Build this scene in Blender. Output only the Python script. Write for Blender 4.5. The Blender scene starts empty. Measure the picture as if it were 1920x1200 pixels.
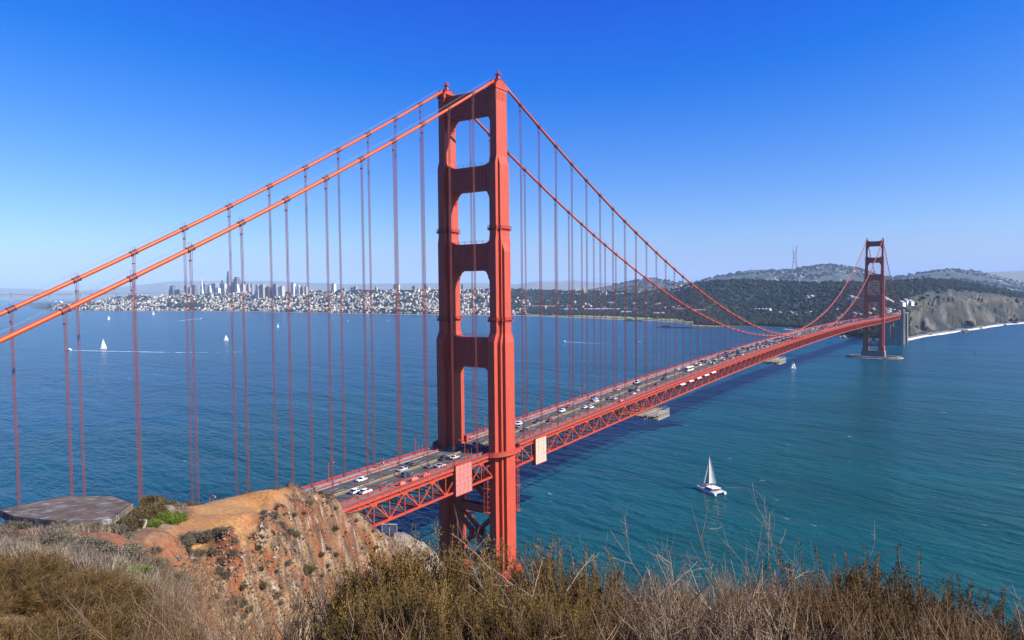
import bpy, math, random
import numpy as np
from mathutils import Vector, Matrix, Quaternion

random.seed(7)
RNG = np.random.default_rng(11)
S = bpy.context.scene
COL = S.collection

# ---------------------------------------------------------------- camera
CAM = np.array([184.81, -245.90, 140.55])
YAW, PIT, ROL, FPX = .5919, -.0445, -.0105, 1333.0
f0 = np.array([-math.sin(YAW), math.cos(YAW), 0.]); r0 = np.array([math.cos(YAW), math.sin(YAW), 0.]); z0 = np.array([0., 0., 1.])
FW = f0*math.cos(PIT)+z0*math.sin(PIT); UP0 = -f0*math.sin(PIT)+z0*math.cos(PIT)
CX = math.cos(ROL)*r0+math.sin(ROL)*UP0; CU = -math.sin(ROL)*r0+math.cos(ROL)*UP0
cam = bpy.data.cameras.new('camera'); camo = bpy.data.objects.new('camera', cam); COL.objects.link(camo)
M = Matrix(((CX[0], CU[0], -FW[0], CAM[0]), (CX[1], CU[1], -FW[1], CAM[1]), (CX[2], CU[2], -FW[2], CAM[2]), (0, 0, 0, 1)))
camo.matrix_world = M
cam.sensor_width = 36; cam.lens = 36*FPX/1920; cam.clip_start = .1; cam.clip_end = 90000
S.camera = camo

# ---------------------------------------------------------------- light
SUN = Vector((1.46, .39, 1.0)).normalized()
ELEV = math.asin(SUN.z); AZ = math.atan2(SUN.x, SUN.y)
W = bpy.data.worlds.new('World'); S.world = W; W.use_nodes = True
nt = W.node_tree
sky = nt.nodes.new('ShaderNodeTexSky'); sky.sky_type = 'NISHITA'; sky.sun_disc = False
sky.sun_elevation = ELEV; sky.sun_rotation = AZ; sky.altitude = 100; sky.air_density = 1.0; sky.dust_density = .8; sky.ozone_density = 2.2
hsv = nt.nodes.new('ShaderNodeHueSaturation'); hsv.inputs['Saturation'].default_value = 1.22; hsv.inputs['Value'].default_value = 1.0
bg = nt.nodes['Background']; bg.inputs['Strength'].default_value = .05
nt.links.new(sky.outputs[0], hsv.inputs['Color']); vm = nt.nodes.new('ShaderNodeVectorMath'); vm.operation = 'MULTIPLY_ADD'; nt.links.new(hsv.outputs[0], vm.inputs[0])
vm.inputs[1].default_value = (1.2, 1.36, 1.05); vm.inputs[2].default_value = (-1.25, -1.32, 4.0)
vx = nt.nodes.new('ShaderNodeVectorMath'); vx.operation = 'MAXIMUM'; nt.links.new(vm.outputs[0], vx.inputs[0]); vx.inputs[1].default_value = (.02, .1, .1)
nt.links.new(vx.outputs[0], bg.inputs['Color'])
sl = bpy.data.lights.new('sun', 'SUN'); sl.energy = 5.0; sl.angle = math.radians(.53); sl.color = (1.0, .93, .82)
so = bpy.data.objects.new('sun', sl); COL.objects.link(so); so.rotation_euler = SUN.to_track_quat('Z', 'Y').to_euler(); so.location = (300, 0, 600)
S.view_settings.view_transform = 'Standard'; S.view_settings.look = 'None'
S.view_settings.exposure = 1.0; S.view_settings.gamma = 1
S.view_settings.use_curve_mapping = False
cy = S.cycles
cy.max_bounces = 6; cy.diffuse_bounces = 2; cy.glossy_bounces = 3; cy.transmission_bounces = 3; cy.volume_bounces = 1; cy.transparent_max_bounces = 12
cy.use_denoising = True; cy.denoiser = 'OPENIMAGEDENOISE'; cy.denoising_input_passes = 'RGB_ALBEDO_NORMAL'; cy.denoising_prefilter = 'ACCURATE'
cy.sample_clamp_indirect = 4

# ---------------------------------------------------------------- picking helpers (turn a sight line into a real place)
def ray(px, py):
    v = FW+CX*(px-960)/FPX-CU*(py-600)/FPX
    return v/np.linalg.norm(v)
def at_z(px, py, z=0.):
    v = ray(px, py); return CAM+v*((z-CAM[2])/v[2])
def at_d(px, py, d):
    v = ray(px, py); return CAM+v*(d/(v@f0))
def at_x(px, py, x):
    v = ray(px, py); return CAM+v*((x-CAM[0])/v[0])
def ad(p):
    q = np.asarray(p)[:3]-CAM; return q@r0, q@f0
def xy(a, d):
    return CAM[:2]+r0[:2]*a+f0[:2]*d

# ---------------------------------------------------------------- noise in numpy
def _h(ix, iy, seed):
    n = (ix.astype(np.int64)*374761393+iy.astype(np.int64)*668265263+seed*974634777) & 0x7fffffff
    n = ((n ^ (n >> 13))*1274126177) & 0x7fffffff
    n = n ^ (n >> 16)
    return (n & 0xffff)/65535.0
def vnoise(x, y, seed=0):
    ix = np.floor(x); iy = np.floor(y); fx = x-ix; fy = y-iy
    fx = fx*fx*(3-2*fx); fy = fy*fy*(3-2*fy)
    a = _h(ix, iy, seed); b = _h(ix+1, iy, seed); c = _h(ix, iy+1, seed); d = _h(ix+1, iy+1, seed)
    return (a*(1-fx)+b*fx)*(1-fy)+(c*(1-fx)+d*fx)*fy
def fbm(x, y, oct=4, seed=0, gain=.5):
    x = np.asarray(x, float); y = np.asarray(y, float)
    s = 0.; a = 1.; t = 0.
    for i in range(oct):
        s = s+a*vnoise(x, y, seed+i*17); t += a; a *= gain; x = x*2.03+13.7; y = y*2.03+7.1
    return s/t-.5
def sm(a, b, x):
    t = np.clip((np.asarray(x, float)-a)/(b-a), 0, 1); return t*t*(3-2*t)

# ---------------------------------------------------------------- tagging
def tag(o, label=None, cat=None, group=None, kind=None):
    if label: o['label'] = label
    if cat: o['category'] = cat
    if group: o['group'] = group
    if kind: o['kind'] = kind
    return o
def empty(name, loc=(0, 0, 0), rz=0, parent=None):
    o = bpy.data.objects.new(name, None); COL.objects.link(o); o.location = loc; o.rotation_euler = (0, 0, rz)
    o.empty_display_size = .5
    if parent: o.parent = parent
    return o
def copy_tree(o, parent=None):
    c = o.copy(); COL.objects.link(c)
    if parent: c.parent = parent
    for ch in list(o.children): copy_tree(ch, c)
    return c
ORD = ['', 'first', 'second', 'third', 'fourth', 'fifth', 'sixth', 'seventh', 'eighth', 'ninth', 'tenth', 'eleventh', 'twelfth', 'thirteenth',
       'fourteenth', 'fifteenth', 'sixteenth', 'seventeenth', 'eighteenth', 'nineteenth', 'twentieth', 'twenty-first', 'twenty-second', 'twenty-third',
       'twenty-fourth', 'twenty-fifth', 'twenty-sixth', 'twenty-seventh', 'twenty-eighth', 'twenty-ninth', 'thirtieth', 'thirty-first', 'thirty-second',
       'thirty-third', 'thirty-fourth', 'thirty-fifth', 'thirty-sixth', 'thirty-seventh', 'thirty-eighth', 'thirty-ninth', 'fortieth']

# ---------------------------------------------------------------- mesh builder
class MB:
    def __init__(s): s.v = []; s.f = []; s.m = []
    def add(s, vs, fs, mi=0):
        b = len(s.v); s.v += [tuple(map(float, p)) for p in vs]
        for f in fs: s.f.append(tuple(b+i for i in f)); s.m.append(mi)
    def box(s, c, h, mi=0, rz=0., top=None):
        """centre c, half sizes h; top = (fx,fy) shrink of the upper face"""
        cr, sr = math.cos(rz), math.sin(rz); vs = []
        for k in (-1, 1):
            fx, fy = (top if (top and k == 1) else (1, 1))
            for sx, sy in ((-1, -1), (1, -1), (1, 1), (-1, 1)):
                x, y = sx*h[0]*fx, sy*h[1]*fy
                vs.append((c[0]+x*cr-y*sr, c[1]+x*sr+y*cr, c[2]+k*h[2]))
        s.add(vs, [(3, 2, 1, 0), (4, 5, 6, 7), (0, 1, 5, 4), (1, 2, 6, 5), (2, 3, 7, 6), (3, 0, 4, 7)], mi)
    def loft(s, rings, mi=0, cap=True, closed=True):
        n = len(rings[0]); vs = [p for r in rings for p in r]; fs = []
        for k in range(len(rings)-1):
            for i in range(n if closed else n-1):
                j = (i+1) % n; fs.append((k*n+i, k*n+j, (k+1)*n+j, (k+1)*n+i))
        if cap: fs.append(tuple(range(n-1, -1, -1))); fs.append(tuple((len(rings)-1)*n+i for i in range(n)))
        s.add(vs, fs, mi)
    def prism(s, poly, z0, z1, mi=0):
        s.loft([[(x, y, z0) for x, y in poly], [(x, y, z1) for x, y in poly]], mi)
    def beam(s, p, q, w, h, mi=0, up=(0, 0, 1)):
        p = np.array(p, float); q = np.array(q, float); d = q-p; L = np.linalg.norm(d); d /= L
        u = np.array(up, float)
        if abs(d@u) > .98: u = np.array([0, 1., 0])
        a = np.cross(d, u); a /= np.linalg.norm(a); b = np.cross(a, d)
        r = lambda c: [c-a*w/2-b*h/2, c+a*w/2-b*h/2, c+a*w/2+b*h/2, c-a*w/2+b*h/2]
        s.loft([r(p), r(q)], mi)
    def tube(s, pts, rad, n=8, mi=0, cap=True):
        pts = np.array(pts, float); m = len(pts)
        rad = np.full(m, rad) if np.isscalar(rad) else np.array(rad, float)
        t = np.gradient(pts, axis=0); t /= np.linalg.norm(t, axis=1)[:, None]+1e-12
        ref = np.array([0, 0, 1.]) if abs(t[0][2]) < .9 else np.array([1., 0, 0])
        rings = []
        for i in range(m):
            a = np.cross(t[i], ref); a /= np.linalg.norm(a)+1e-12; b = np.cross(t[i], a)
            rings.append([pts[i]+rad[i]*(math.cos(2*math.pi*k/n)*a+math.sin(2*math.pi*k/n)*b) for k in range(n)])
        s.loft(rings, mi, cap)
    def build(s, name, mats, parent=None, smooth=False):
        me = bpy.data.meshes.new(name); me.from_pydata(s.v, [], s.f); me.update()
        for m in (mats if isinstance(mats, (list, tuple)) else [mats]): me.materials.append(m)
        if any(s.m): me.polygons.foreach_set('material_index', s.m)
        if smooth: me.polygons.foreach_set('use_smooth', [True]*len(s.f))
        o = bpy.data.objects.new(name, me); COL.objects.link(o)
        if parent: o.parent = parent
        return o
def np_mesh(name, V, F, mats, parent=None, smooth=False, col=None, mi=None):
    """V (n,3); F (m,k) with k 3 or 4; col (n,3) vertex colour"""
    V = np.asarray(V, np.float32); F = np.asarray(F, np.int32); k = F.shape[1]
    me = bpy.data.meshes.new(name); me.vertices.add(len(V)); me.vertices.foreach_set('co', V.ravel())
    me.loops.add(F.size); me.loops.foreach_set('vertex_index', F.ravel())
    me.polygons.add(len(F)); me.polygons.foreach_set('loop_start', np.arange(0, F.size, k, dtype=np.int32))
    me.polygons.foreach_set('loop_total', np.full(len(F), k, np.int32))
    if smooth: me.polygons.foreach_set('use_smooth', np.ones(len(F), bool))
    for m in (mats if isinstance(mats, (list, tuple)) else [mats]): me.materials.append(m)
    if mi is not None: me.polygons.foreach_set('material_index', np.asarray(mi, np.int32))
    me.update(calc_edges=True)
    if col is not None:
        at = me.color_attributes.new('tint', 'FLOAT_COLOR', 'POINT')
        c = np.ones((len(V), 4), np.float32); c[:, :3] = col; at.data.foreach_set('color', c.ravel())
    o = bpy.data.objects.new(name, me); COL.objects.link(o)
    if parent: o.parent = parent
    return o
def grid_faces(nu, nv):
    i = np.arange(nu-1)[:, None]*nv+np.arange(nv-1)[None, :]
    return np.stack([i, i+nv, i+nv+1, i+1], -1).reshape(-1, 4)

# ---------------------------------------------------------------- materials
MATS = {}
def mat(name, c1, c2=None, scale=1., rough=.6, metal=0., bump=None, vcol=False, rnd=0., coord='Object', detail=4., spec=.5, lo=.35, hi=.65, stretch=None, tr=0.):
    if name in MATS: return MATS[name]
    m = bpy.data.materials.new(name); m.use_nodes = True; t = m.node_tree; N = t.nodes; L = t.links
    b = N['Principled BSDF']; b.inputs['Roughness'].default_value = rough; b.inputs['Metallic'].default_value = metal
    b.inputs['Specular IOR Level'].default_value = spec
    if coord == 'World': vec = N.new('ShaderNodeNewGeometry').outputs['Position']
    else: vec = N.new('ShaderNodeTexCoord').outputs[coord]
    if stretch:
        mp = N.new('ShaderNodeMapping'); mp.inputs['Scale'].default_value = stretch; L.new(vec, mp.inputs['Vector']); vec = mp.outputs[0]
    cur = None
    if vcol:
        a = N.new('ShaderNodeAttribute'); a.attribute_name = 'tint'; cur = a.outputs['Color']
    if c2 is not None or vcol:
        n = N.new('ShaderNodeTexNoise'); n.inputs['Scale'].default_value = scale; n.inputs['Detail'].default_value = detail; n.inputs['Roughness'].default_value = .6
        L.new(vec, n.inputs['Vector'])
        mr = N.new('ShaderNodeMapRange'); mr.inputs['From Min'].default_value = lo; mr.inputs['From Max'].default_value = hi
        L.new(n.outputs[0], mr.inputs['Value'])
        mx = N.new('ShaderNodeMix'); mx.data_type = 'RGBA'
        L.new(mr.outputs[0], mx.inputs['Factor'])
        if vcol:
            mx.blend_type = 'MULTIPLY'; L.new(cur, mx.inputs[6]); mx.inputs[7].default_value = (*(c2 or (.6, .6, .6)), 1)
        else:
            mx.inputs[6].default_value = (*c1, 1); mx.inputs[7].default_value = (*c2, 1)
        cur = mx.outputs[2]
    if rnd:
        oi = N.new('ShaderNodeObjectInfo'); mr2 = N.new('ShaderNodeMapRange'); L.new(oi.outputs['Random'], mr2.inputs['Value'])
        mr2.inputs['To Min'].default_value = 1-rnd; mr2.inputs['To Max'].default_value = 1+rnd
        mv = N.new('ShaderNodeVectorMath'); mv.operation = 'SCALE'
        if cur is None: mv.inputs[0].default_value = c1
        else: L.new(cur, mv.inputs[0])
        L.new(mr2.outputs[0], mv.inputs['Scale']); cur = mv.outputs[0]
    if cur is None: b.inputs['Base Color'].default_value = (*c1, 1)
    else: L.new(cur, b.inputs['Base Color'])
    if bump:
        n2 = N.new('ShaderNodeTexNoise'); n2.inputs['Scale'].default_value = bump[0]; n2.inputs['Detail'].default_value = 6; L.new(vec, n2.inputs['Vector'])
        bp = N.new('ShaderNodeBump'); bp.inputs['Strength'].default_value = bump[1]; bp.inputs['Distance'].default_value = bump[2] if len(bump) > 2 else .1
        L.new(n2.outputs[0], bp.inputs['Height']); L.new(bp.outputs[0], b.inputs['Normal'])
    if tr:
        ts = N.new('ShaderNodeBsdfTranslucent'); ms = N.new('ShaderNodeMixShader'); ms.inputs[0].default_value = tr
        if cur is None: ts.inputs[0].default_value = (*c1, 1)
        else: L.new(cur, ts.inputs[0])
        out = N['Material Output']; L.new(b.outputs[0], ms.inputs[1]); L.new(ts.outputs[0], ms.inputs[2]); L.new(ms.outputs[0], out.inputs[0])
    MATS[name] = m
    return m
def mat_panels(name, c, seam, sx, sz, rough=.5, mortar=.03, axis='xz', rust=None):
    """plated or blocky surface: seams from a brick texture laid on the object's own vertical faces"""
    m = bpy.data.materials.new(name); m.use_nodes = True; t = m.node_tree; N = t.nodes; L = t.links
    b = N['Principled BSDF']; b.inputs['Roughness'].default_value = rough
    tc = N.new('ShaderNodeTexCoord'); sp = N.new('ShaderNodeSeparateXYZ'); L.new(tc.outputs['Object'], sp.inputs[0])
    ad_ = N.new('ShaderNodeMath'); ad_.operation = 'ADD'; L.new(sp.outputs[0], ad_.inputs[0]); L.new(sp.outputs[1], ad_.inputs[1])
    cb = N.new('ShaderNodeCombineXYZ'); L.new(ad_.outputs[0], cb.inputs[0]); L.new(sp.outputs[2], cb.inputs[1])
    br = N.new('ShaderNodeTexBrick'); br.offset = 0.5; br.inputs['Scale'].default_value = 1
    br.inputs['Brick Width'].default_value = sx; br.inputs['Row Height'].default_value = sz; br.inputs['Mortar Size'].default_value = mortar
    br.inputs['Color1'].default_value = (*c, 1); br.inputs['Color2'].default_value = (c[0]*.93, c[1]*.95, c[2]*.97, 1); br.inputs['Mortar'].default_value = (*seam, 1)
    L.new(cb.outputs[0], br.inputs['Vector'])
    n = N.new('ShaderNodeTexNoise'); n.inputs['Scale'].default_value = .35; n.inputs['Detail'].default_value = 5
    mp = N.new('ShaderNodeMapping'); mp.inputs['Scale'].default_value = (2.5, 2.5, .35); L.new(tc.outputs['Object'], mp.inputs[0]); L.new(mp.outputs[0], n.inputs['Vector'])
    mr = N.new('ShaderNodeMapRange'); mr.inputs['From Min'].default_value = .44; mr.inputs['From Max'].default_value = .72; mr.inputs['To Max'].default_value = .65
    L.new(n.outputs[0], mr.inputs[0])
    mx = N.new('ShaderNodeMix'); mx.data_type = 'RGBA'; L.new(mr.outputs[0], mx.inputs['Factor']); L.new(br.outputs[0], mx.inputs[6])
    mx.inputs[7].default_value = (*(rust or seam), 1); L.new(mx.outputs[2], b.inputs['Base Color'])
    MATS[name] = m
    return m
ORANGE = (.36, .042, .017)
m_steel = mat('bridge_paint', ORANGE, (.30, .034, .015), .5, rough=.55, coord='Object')
m_leg = mat_panels('plated_bridge_paint', (.385, .052, .025), (.31, .040, .020), 2.14, 3.4, .55, .09, rust=(.275, .035, .017))
m_cable = mat('cable_paint', (.44, .058, .002), (.37, .048, .003), .25, rough=.5, stretch=(1, .2, .2))
m_rope = mat('suspender_paint', (.165, .030, .025), (.125, .024, .022), .2, rough=.6)
m_rail = mat('railing_paint', (.38, .043, .022), (.31, .036, .020), .6, rough=.6)
m_asphalt = mat('deck_asphalt', (.075, .070, .062), (.048, .045, .041), .35, rough=.85, detail=6, stretch=(1.6, .12, 1))
m_conc = mat('pale_concrete', (.36, .34, .30), (.26, .245, .215), .6, rough=.85, bump=(6, .2))
m_walk = mat('sidewalk_concrete', (.26, .255, .235), (.19, .185, .175), .4, rough=.85)
m_yellow = mat('yellow_paint', (.62, .45, .10), rough=.7)
m_white = mat('white_paint', (.78, .77, .74), rough=.6)
m_pier = mat('weathered_pier_concrete', (.20, .175, .15), (.11, .10, .09), .12, rough=.9)
m_pylon = mat('pylon_concrete', (.27, .25, .21), (.19, .18, .155), .15, rough=.85)
m_dark = mat('dark_gear', (.03, .028, .028), rough=.7)
m_glass = mat('dark_glass', (.015, .02, .028), rough=.08, spec=.8)
m_tyre = mat('black_rubber', (.02, .02, .02), rough=.85)
m_lampglass = mat('lamp_glass', (.62, .45, .22), rough=.3)
m_grey = mat('galvanised_grey', (.34, .35, .36), (.24, .25, .26), 1.5, rough=.5, metal=.4)
# ================================================================ SETTING: water
def make_water():
    m = bpy.data.materials.new('sea_water'); m.use_nodes = True; t = m.node_tree; N = t.nodes; L = t.links
    b = N['Principled BSDF']; b.inputs['Roughness'].default_value = .2; b.inputs['IOR'].default_value = 1.33; b.inputs['Specular IOR Level'].default_value = .075
    g = N.new('ShaderNodeNewGeometry'); pos = g.outputs['Position']
    sp = N.new('ShaderNodeSeparateXYZ'); L.new(pos, sp.inputs[0])
    # turbid green water to the ocean side and near the cliffs, cleaner blue in the bay
    n1 = N.new('ShaderNodeTexNoise'); n1.inputs['Scale'].default_value = .0022; n1.inputs['Detail'].default_value = 4; L.new(pos, n1.inputs['Vector'])
    ma = N.new('ShaderNodeMath'); ma.operation = 'MULTIPLY_ADD'; L.new(n1.outputs[0], ma.inputs[0]); ma.inputs[1].default_value = 900; L.new(sp.outputs[0], ma.inputs[2])
    mr = N.new('ShaderNodeMapRange'); L.new(ma.outputs[0], mr.inputs[0]); mr.inputs['From Min'].default_value = -250; mr.inputs['From Max'].default_value = 750
    my = N.new('ShaderNodeMapRange'); L.new(sp.outputs[1], my.inputs[0]); my.inputs['From Min'].default_value = 2000; my.inputs['From Max'].default_value = 0
    mm = N.new('ShaderNodeMath'); mm.operation = 'MULTIPLY'; L.new(mr.outputs[0], mm.inputs[0]); L.new(my.outputs[0], mm.inputs[1])
    mx = N.new('ShaderNodeMix'); mx.data_type = 'RGBA'; L.new(mm.outputs[0], mx.inputs['Factor'])
    mx.inputs[6].default_value = (.0015, .050, .100, 1); mx.inputs[7].default_value = (.004, .060, .048, 1)
    # wind streaks
    mp = N.new('ShaderNodeMapping'); mp.vector_type = 'TEXTURE'; mp.inputs['Rotation'].default_value = (0, 0, math.radians(12)); mp.inputs['Scale'].default_value = (700, 110, 1); L.new(pos, mp.inputs[0])
    n2 = N.new('ShaderNodeTexNoise'); n2.inputs['Scale'].default_value = 1; n2.inputs['Detail'].default_value = 6; L.new(mp.outputs[0], n2.inputs['Vector'])
    r2 = N.new('ShaderNodeMapRange'); L.new(n2.outputs[0], r2.inputs[0]); r2.inputs['From Min'].default_value = .3; r2.inputs['From Max'].default_value = .7; r2.inputs['To Min'].default_value = .74; r2.inputs['To Max'].default_value = 1.22
    vs = N.new('ShaderNodeVectorMath'); vs.operation = 'SCALE'; L.new(mx.outputs[2], vs.inputs[0]); L.new(r2.outputs[0], vs.inputs['Scale'])
    L.new(vs.outputs[0], b.inputs['Base Color'])
    # waves: long wind swell, chop, ripples (crest length, wavelength, height, crest heading)
    hs = None
    for cl, wl, amp, rot, det in ((150, 50, 6.0, -8, 3), (36, 15, 3.2, -20, 3), (13, 5.0, 1.5, -8, 3), (4.2, 1.7, .5, -26, 3)):
        q = N.new('ShaderNodeMapping'); q.vector_type = 'TEXTURE'; q.inputs['Rotation'].default_value = (0, 0, math.radians(rot)); q.inputs['Scale'].default_value = (cl, wl, 10); L.new(pos, q.inputs[0])
        n = N.new('ShaderNodeTexNoise'); n.inputs['Scale'].default_value = 1; n.inputs['Detail'].default_value = det; n.inputs['Roughness'].default_value = .55; n.inputs['Distortion'].default_value = .3; L.new(q.outputs[0], n.inputs['Vector'])
        k = N.new('ShaderNodeMath'); k.operation = 'MULTIPLY_ADD'; L.new(n.outputs[0], k.inputs[0]); k.inputs[1].default_value = amp
        if hs is None: k.inputs[2].default_value = 0
        else: L.new(hs, k.inputs[2])
        hs = k.outputs[0]
    bp = N.new('ShaderNodeBump'); bp.inputs['Strength'].default_value = 1.0; bp.inputs['Distance'].default_value = 1.0; L.new(hs, bp.inputs['Height']); L.new(bp.outputs[0], b.inputs['Normal'])
    R = 30000; n = 64
    V = [(0, 0, 0)]+[(CAM[0]+R*math.cos(2*math.pi*i/n), CAM[1]+R*math.sin(2*math.pi*i/n), 0) for i in range(n)]; V[0] = (CAM[0], CAM[1], 0)
    mb = MB(); mb.add(V, [(0, 1+i, 1+(i+1) % n) for i in range(n)])
    o = mb.build('water', m); o['kind'] = 'structure'; o['label'] = 'wind rippled blue green strait and bay'
make_water()

# ================================================================ SETTING: far shore
# px column: shore py | (py2, dd2) mid node | (pyA, ddA) first crest | (pyB, dB) back ridge
TAB = np.array([
 (40, 578.5, 577.5, 200, 576, 400, 574, 9000), (110, 582, 579, 200, 574, 500, 574, 9000), (200, 583, 577, 300, 563, 900, 570, 9000),
 (245, 583.5, 574, 300, 555, 900, 565, 9000), (300, 583.5, 576, 300, 557, 900, 560, 9000), (350, 583.5, 571, 250, 554, 1000, 556, 9000),
 (450, 584, 574, 300, 550, 1300, 554, 9000), (560, 586.5, 578, 400, 549, 1400, 552, 9000), (640, 588, 578, 400, 547, 1500, 551, 9000),
 (750, 590, 580, 500, 546, 1500, 550, 9000), (850, 591, 582, 600, 546, 1500, 549, 9000), (960, 592, 584, 700, 544, 1600, 548, 9000),
 (1000, 593, 583, 600, 545, 1700, 547, 9000), (1100, 597, 585, 600, 547, 1700, 545, 9000), (1170, 600, 587, 600, 548, 1700, 532, 8500),
 (1220, 602, 589, 550, 547, 1650, 521, 8500), (1265, 605, 590, 500, 543, 1500, 529, 8500), (1300, 611, 588, 500, 534, 1400, 529, 8500),
 (1345, 613, 591, 500, 528, 1300, 519, 8500), (1400, 613, 591, 500, 527, 1300, 508, 8500), (1440, 614, 590, 500, 528, 1300, 506, 8500),
 (1490, 617, 590, 450, 531, 1300, 504, 8500), (1530, 621, 591, 430, 533, 1350, 498, 8500), (1570, 628, 592, 380, 532, 1450, 497, 8500),
 (1610, 636, 596, 280, 530, 1500, 505, 8500), (1660, 639, 596, 260, 529, 1550, 521, 8500), (1690, 638, 591, 250, 528, 1600, 519, 8500),
 (1730, 630, 572, 360, 526, 1650, 512, 8500), (1780, 623, 559, 420, 526, 1700, 505, 8500), (1820, 617.5, 557, 430, 532, 1650, 508, 8500),
 (1870, 609.5, 557, 450, 543, 1500, 519, 8500), (1920, 605, 561, 450, 554, 1400, 534, 8500), (2000, 600, 566, 420, 560, 1300, 545, 8500), (2160, 594, 568, 400, 563, 1300, 555, 8500)], float)
def dshore(px, py):
    p = at_z(px, py, 0.); return ad(p)[1]
def zof(px, py, d):
    return at_d(px, py, d)[2]
PXS = np.arange(40, 2161, 2.5)
def lerp(col): return np.interp(PXS, TAB[:, 0], TAB[:, col])
def smooth1(a, k=9):
    w = np.hanning(k+2)[1:-1]; w /= w.sum(); p = np.pad(a, k//2, 'edge'); return np.convolve(p, w, 'valid')
NODE_D = []; NODE_Z = []
for i, px in enumerate(PXS):
    sh, p2, d2, pA, dA, pB, dB = [np.interp(px, TAB[:, 0], TAB[:, k]) for k in range(1, 8)]
    ds = dshore(px, sh)
    NODE_D.append([ds-25, ds+10, ds+min(110, d2*.4), ds+d2, ds+dA, max(ds+dA+900, (ds+dA)*.55+dB*.45), dB, dB+1800])
    zA = zof(px, pA, ds+dA); zB = max(20., zof(px, pB, dB)); z2 = max(4., zof(px, p2, ds+d2))
    zf = 4. if px < 1560 else 7.
    NODE_Z.append([-4, 2.2, min(zf, z2), z2, max(5., zA), max(8., min(zA, zB)*.45), zB, 0])
NODE_D = np.array(NODE_D); NODE_Z = np.array(NODE_Z)
for k in range(8):
    NODE_D[:, k] = smooth1(NODE_D[:, k]); NODE_Z[:, k] = smooth1(NODE_Z[:, k])
edge = sm(40, 95, PXS); NODE_Z[:, 1:] = NODE_Z[:, 1:]*edge[:, None]-4*(1-edge[:, None])
# radial samples between nodes
SUB = [4, 6, 14, 34, 16, 26, 8]
def land_curve(i):
    d = []; z = []; lay = []
    for k in range(7):
        for j in range(SUB[k]):
            t = j/SUB[k]; tt = t*t*(3-2*t) if k not in (0,) else t
            if k in (2, 3): tt = .55*t+.45*tt
            d.append(NODE_D[i, k]*(1-t)+NODE_D[i, k+1]*t); z.append(NODE_Z[i, k]*(1-tt)+NODE_Z[i, k+1]*tt); lay.append(k+t)
    d.append(NODE_D[i, 7]); z.append(NODE_Z[i, 7]); lay.append(7.)
    return d, z, lay
_d, _z, _l = zip(*[land_curve(i) for i in range(len(PXS))])
LD = np.array(_d); LZ = np.array(_z); LL = np.array(_l)
# lateral position: sight line of the column, horizontal
TANX = np.array([(lambda v: (v@r0)/(v@f0))(ray(px, 545)) for px in PXS])
LX = CAM[0]+LD*(f0[0]+TANX[:, None]*r0[0]); LY = CAM[1]+LD*(f0[1]+TANX[:, None]*r0[1])
PX2 = np.repeat(PXS[:, None], LD.shape[1], 1)
bluff = sm(1685, 1735, PX2)*sm(1.2, 1.9, LL)*(1-sm(3.1, 3.6, LL))
amp = np.where(LL < 2, .6, np.where(LL < 4.6, 9, 26))*sm(1.5, 2.6, LL)
gul = np.abs(fbm(LX/70., LY/70., 3, 5))*2
LZ2 = LZ+amp*fbm(LX/260., LY/260., 5, 3)*1.3+sm(4.8, 6, LL)*30*fbm(LX/700., LY/700., 3, 9)-bluff*44*gul+bluff*8*fbm(LX/22., LY/22., 3, 15)
LZ2 = np.where(LL < 1.05, LZ, LZ2)
# colours
def mixc(a, b, t): return a*(1-t[..., None])+np.array(b)*t[..., None]
n1 = fbm(LX/120., LY/120., 5, 21)+.5; n2 = fbm(LX/28., LY/28., 4, 33)+.5
col = np.ones(LX.shape+(3,))*np.array((.011, .018, .011))
col = mixc(col, (.022, .030, .015), sm(.45, .7, n1))
city = (1-sm(950, 1010, PX2))*sm(1., 1.6, LL)
col = mixc(col, (.035, .045, .04), city*.85)
city2 = sm(4.4, 5.2, LL)*sm(.42, .55, n1)
col = mixc(col, (.075, .085, .075), city2*.7)
col = mixc(col, (.26, .22, .16), (1-sm(1.05, 1.5, LL))*(1-sm(1310, 1400, PX2)))
flat = sm(1.3, 1.6, LL)*(1-sm(2.0, 2.5, LL))*(1-sm(1310, 1340, PX2))*sm(960, 1020, PX2)
col = mixc(col, (.16, .15, .10), flat*.9)
# bluff: grey-green serpentine, brown scree, dry grass top
rock = sm(.46, .60, fbm(PX2/13.+LL*2.6, LL*1.3+PX2/60., 5, 44, .6)+.5)
bc = np.ones(LX.shape+(3,))*np.array((.030, .031, .014)); bc = mixc(bc, (.058, .045, .026), sm(.45, .6, fbm(PX2/10.+LL*2.2, LL*1.5, 4, 47)+.5)*.8); bc = mixc(bc, (.105, .102, .086), rock*.9); bc = mixc(bc, (.013, .018, .009), sm(.46, .56, fbm(PX2/9.+LL*2.4, LL*2.6, 5, 49, .6)+.5)*.95)
bl2 = sm(1685, 1720, PX2)*sm(1.1, 1.5, LL)*(1-sm(3.2, 3.6, LL))
col = col*(1-bl2[..., None])+bc*bl2[..., None]
top = sm(1685, 1720, PX2)*sm(2.7, 2.95, LL)*(1-sm(3.1, 3.35, LL))*sm(.4, .55, n2)
col = mixc(col, (.13, .105, .055), top*.7)
beach = sm(1690, 1720, PX2)*(1-sm(1.2, 1.6, LL)); col = mixc(col, (.17, .145, .11), beach)
brown = sm(1420, 1470, PX2)*(1-sm(1690, 1710, PX2))*sm(2.4, 2.8, LL)*(1-sm(3.0, 3.2, LL)); col = mixc(col, (.15, .125, .075), brown*sm(.4, .6, n2)*.9)
m_land = mat('shore_ground', (1, 1, 1), (.62, .64, .62), .02, rough=.95, vcol=True, coord='World', detail=6, bump=(.05, .6, 3.))
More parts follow.
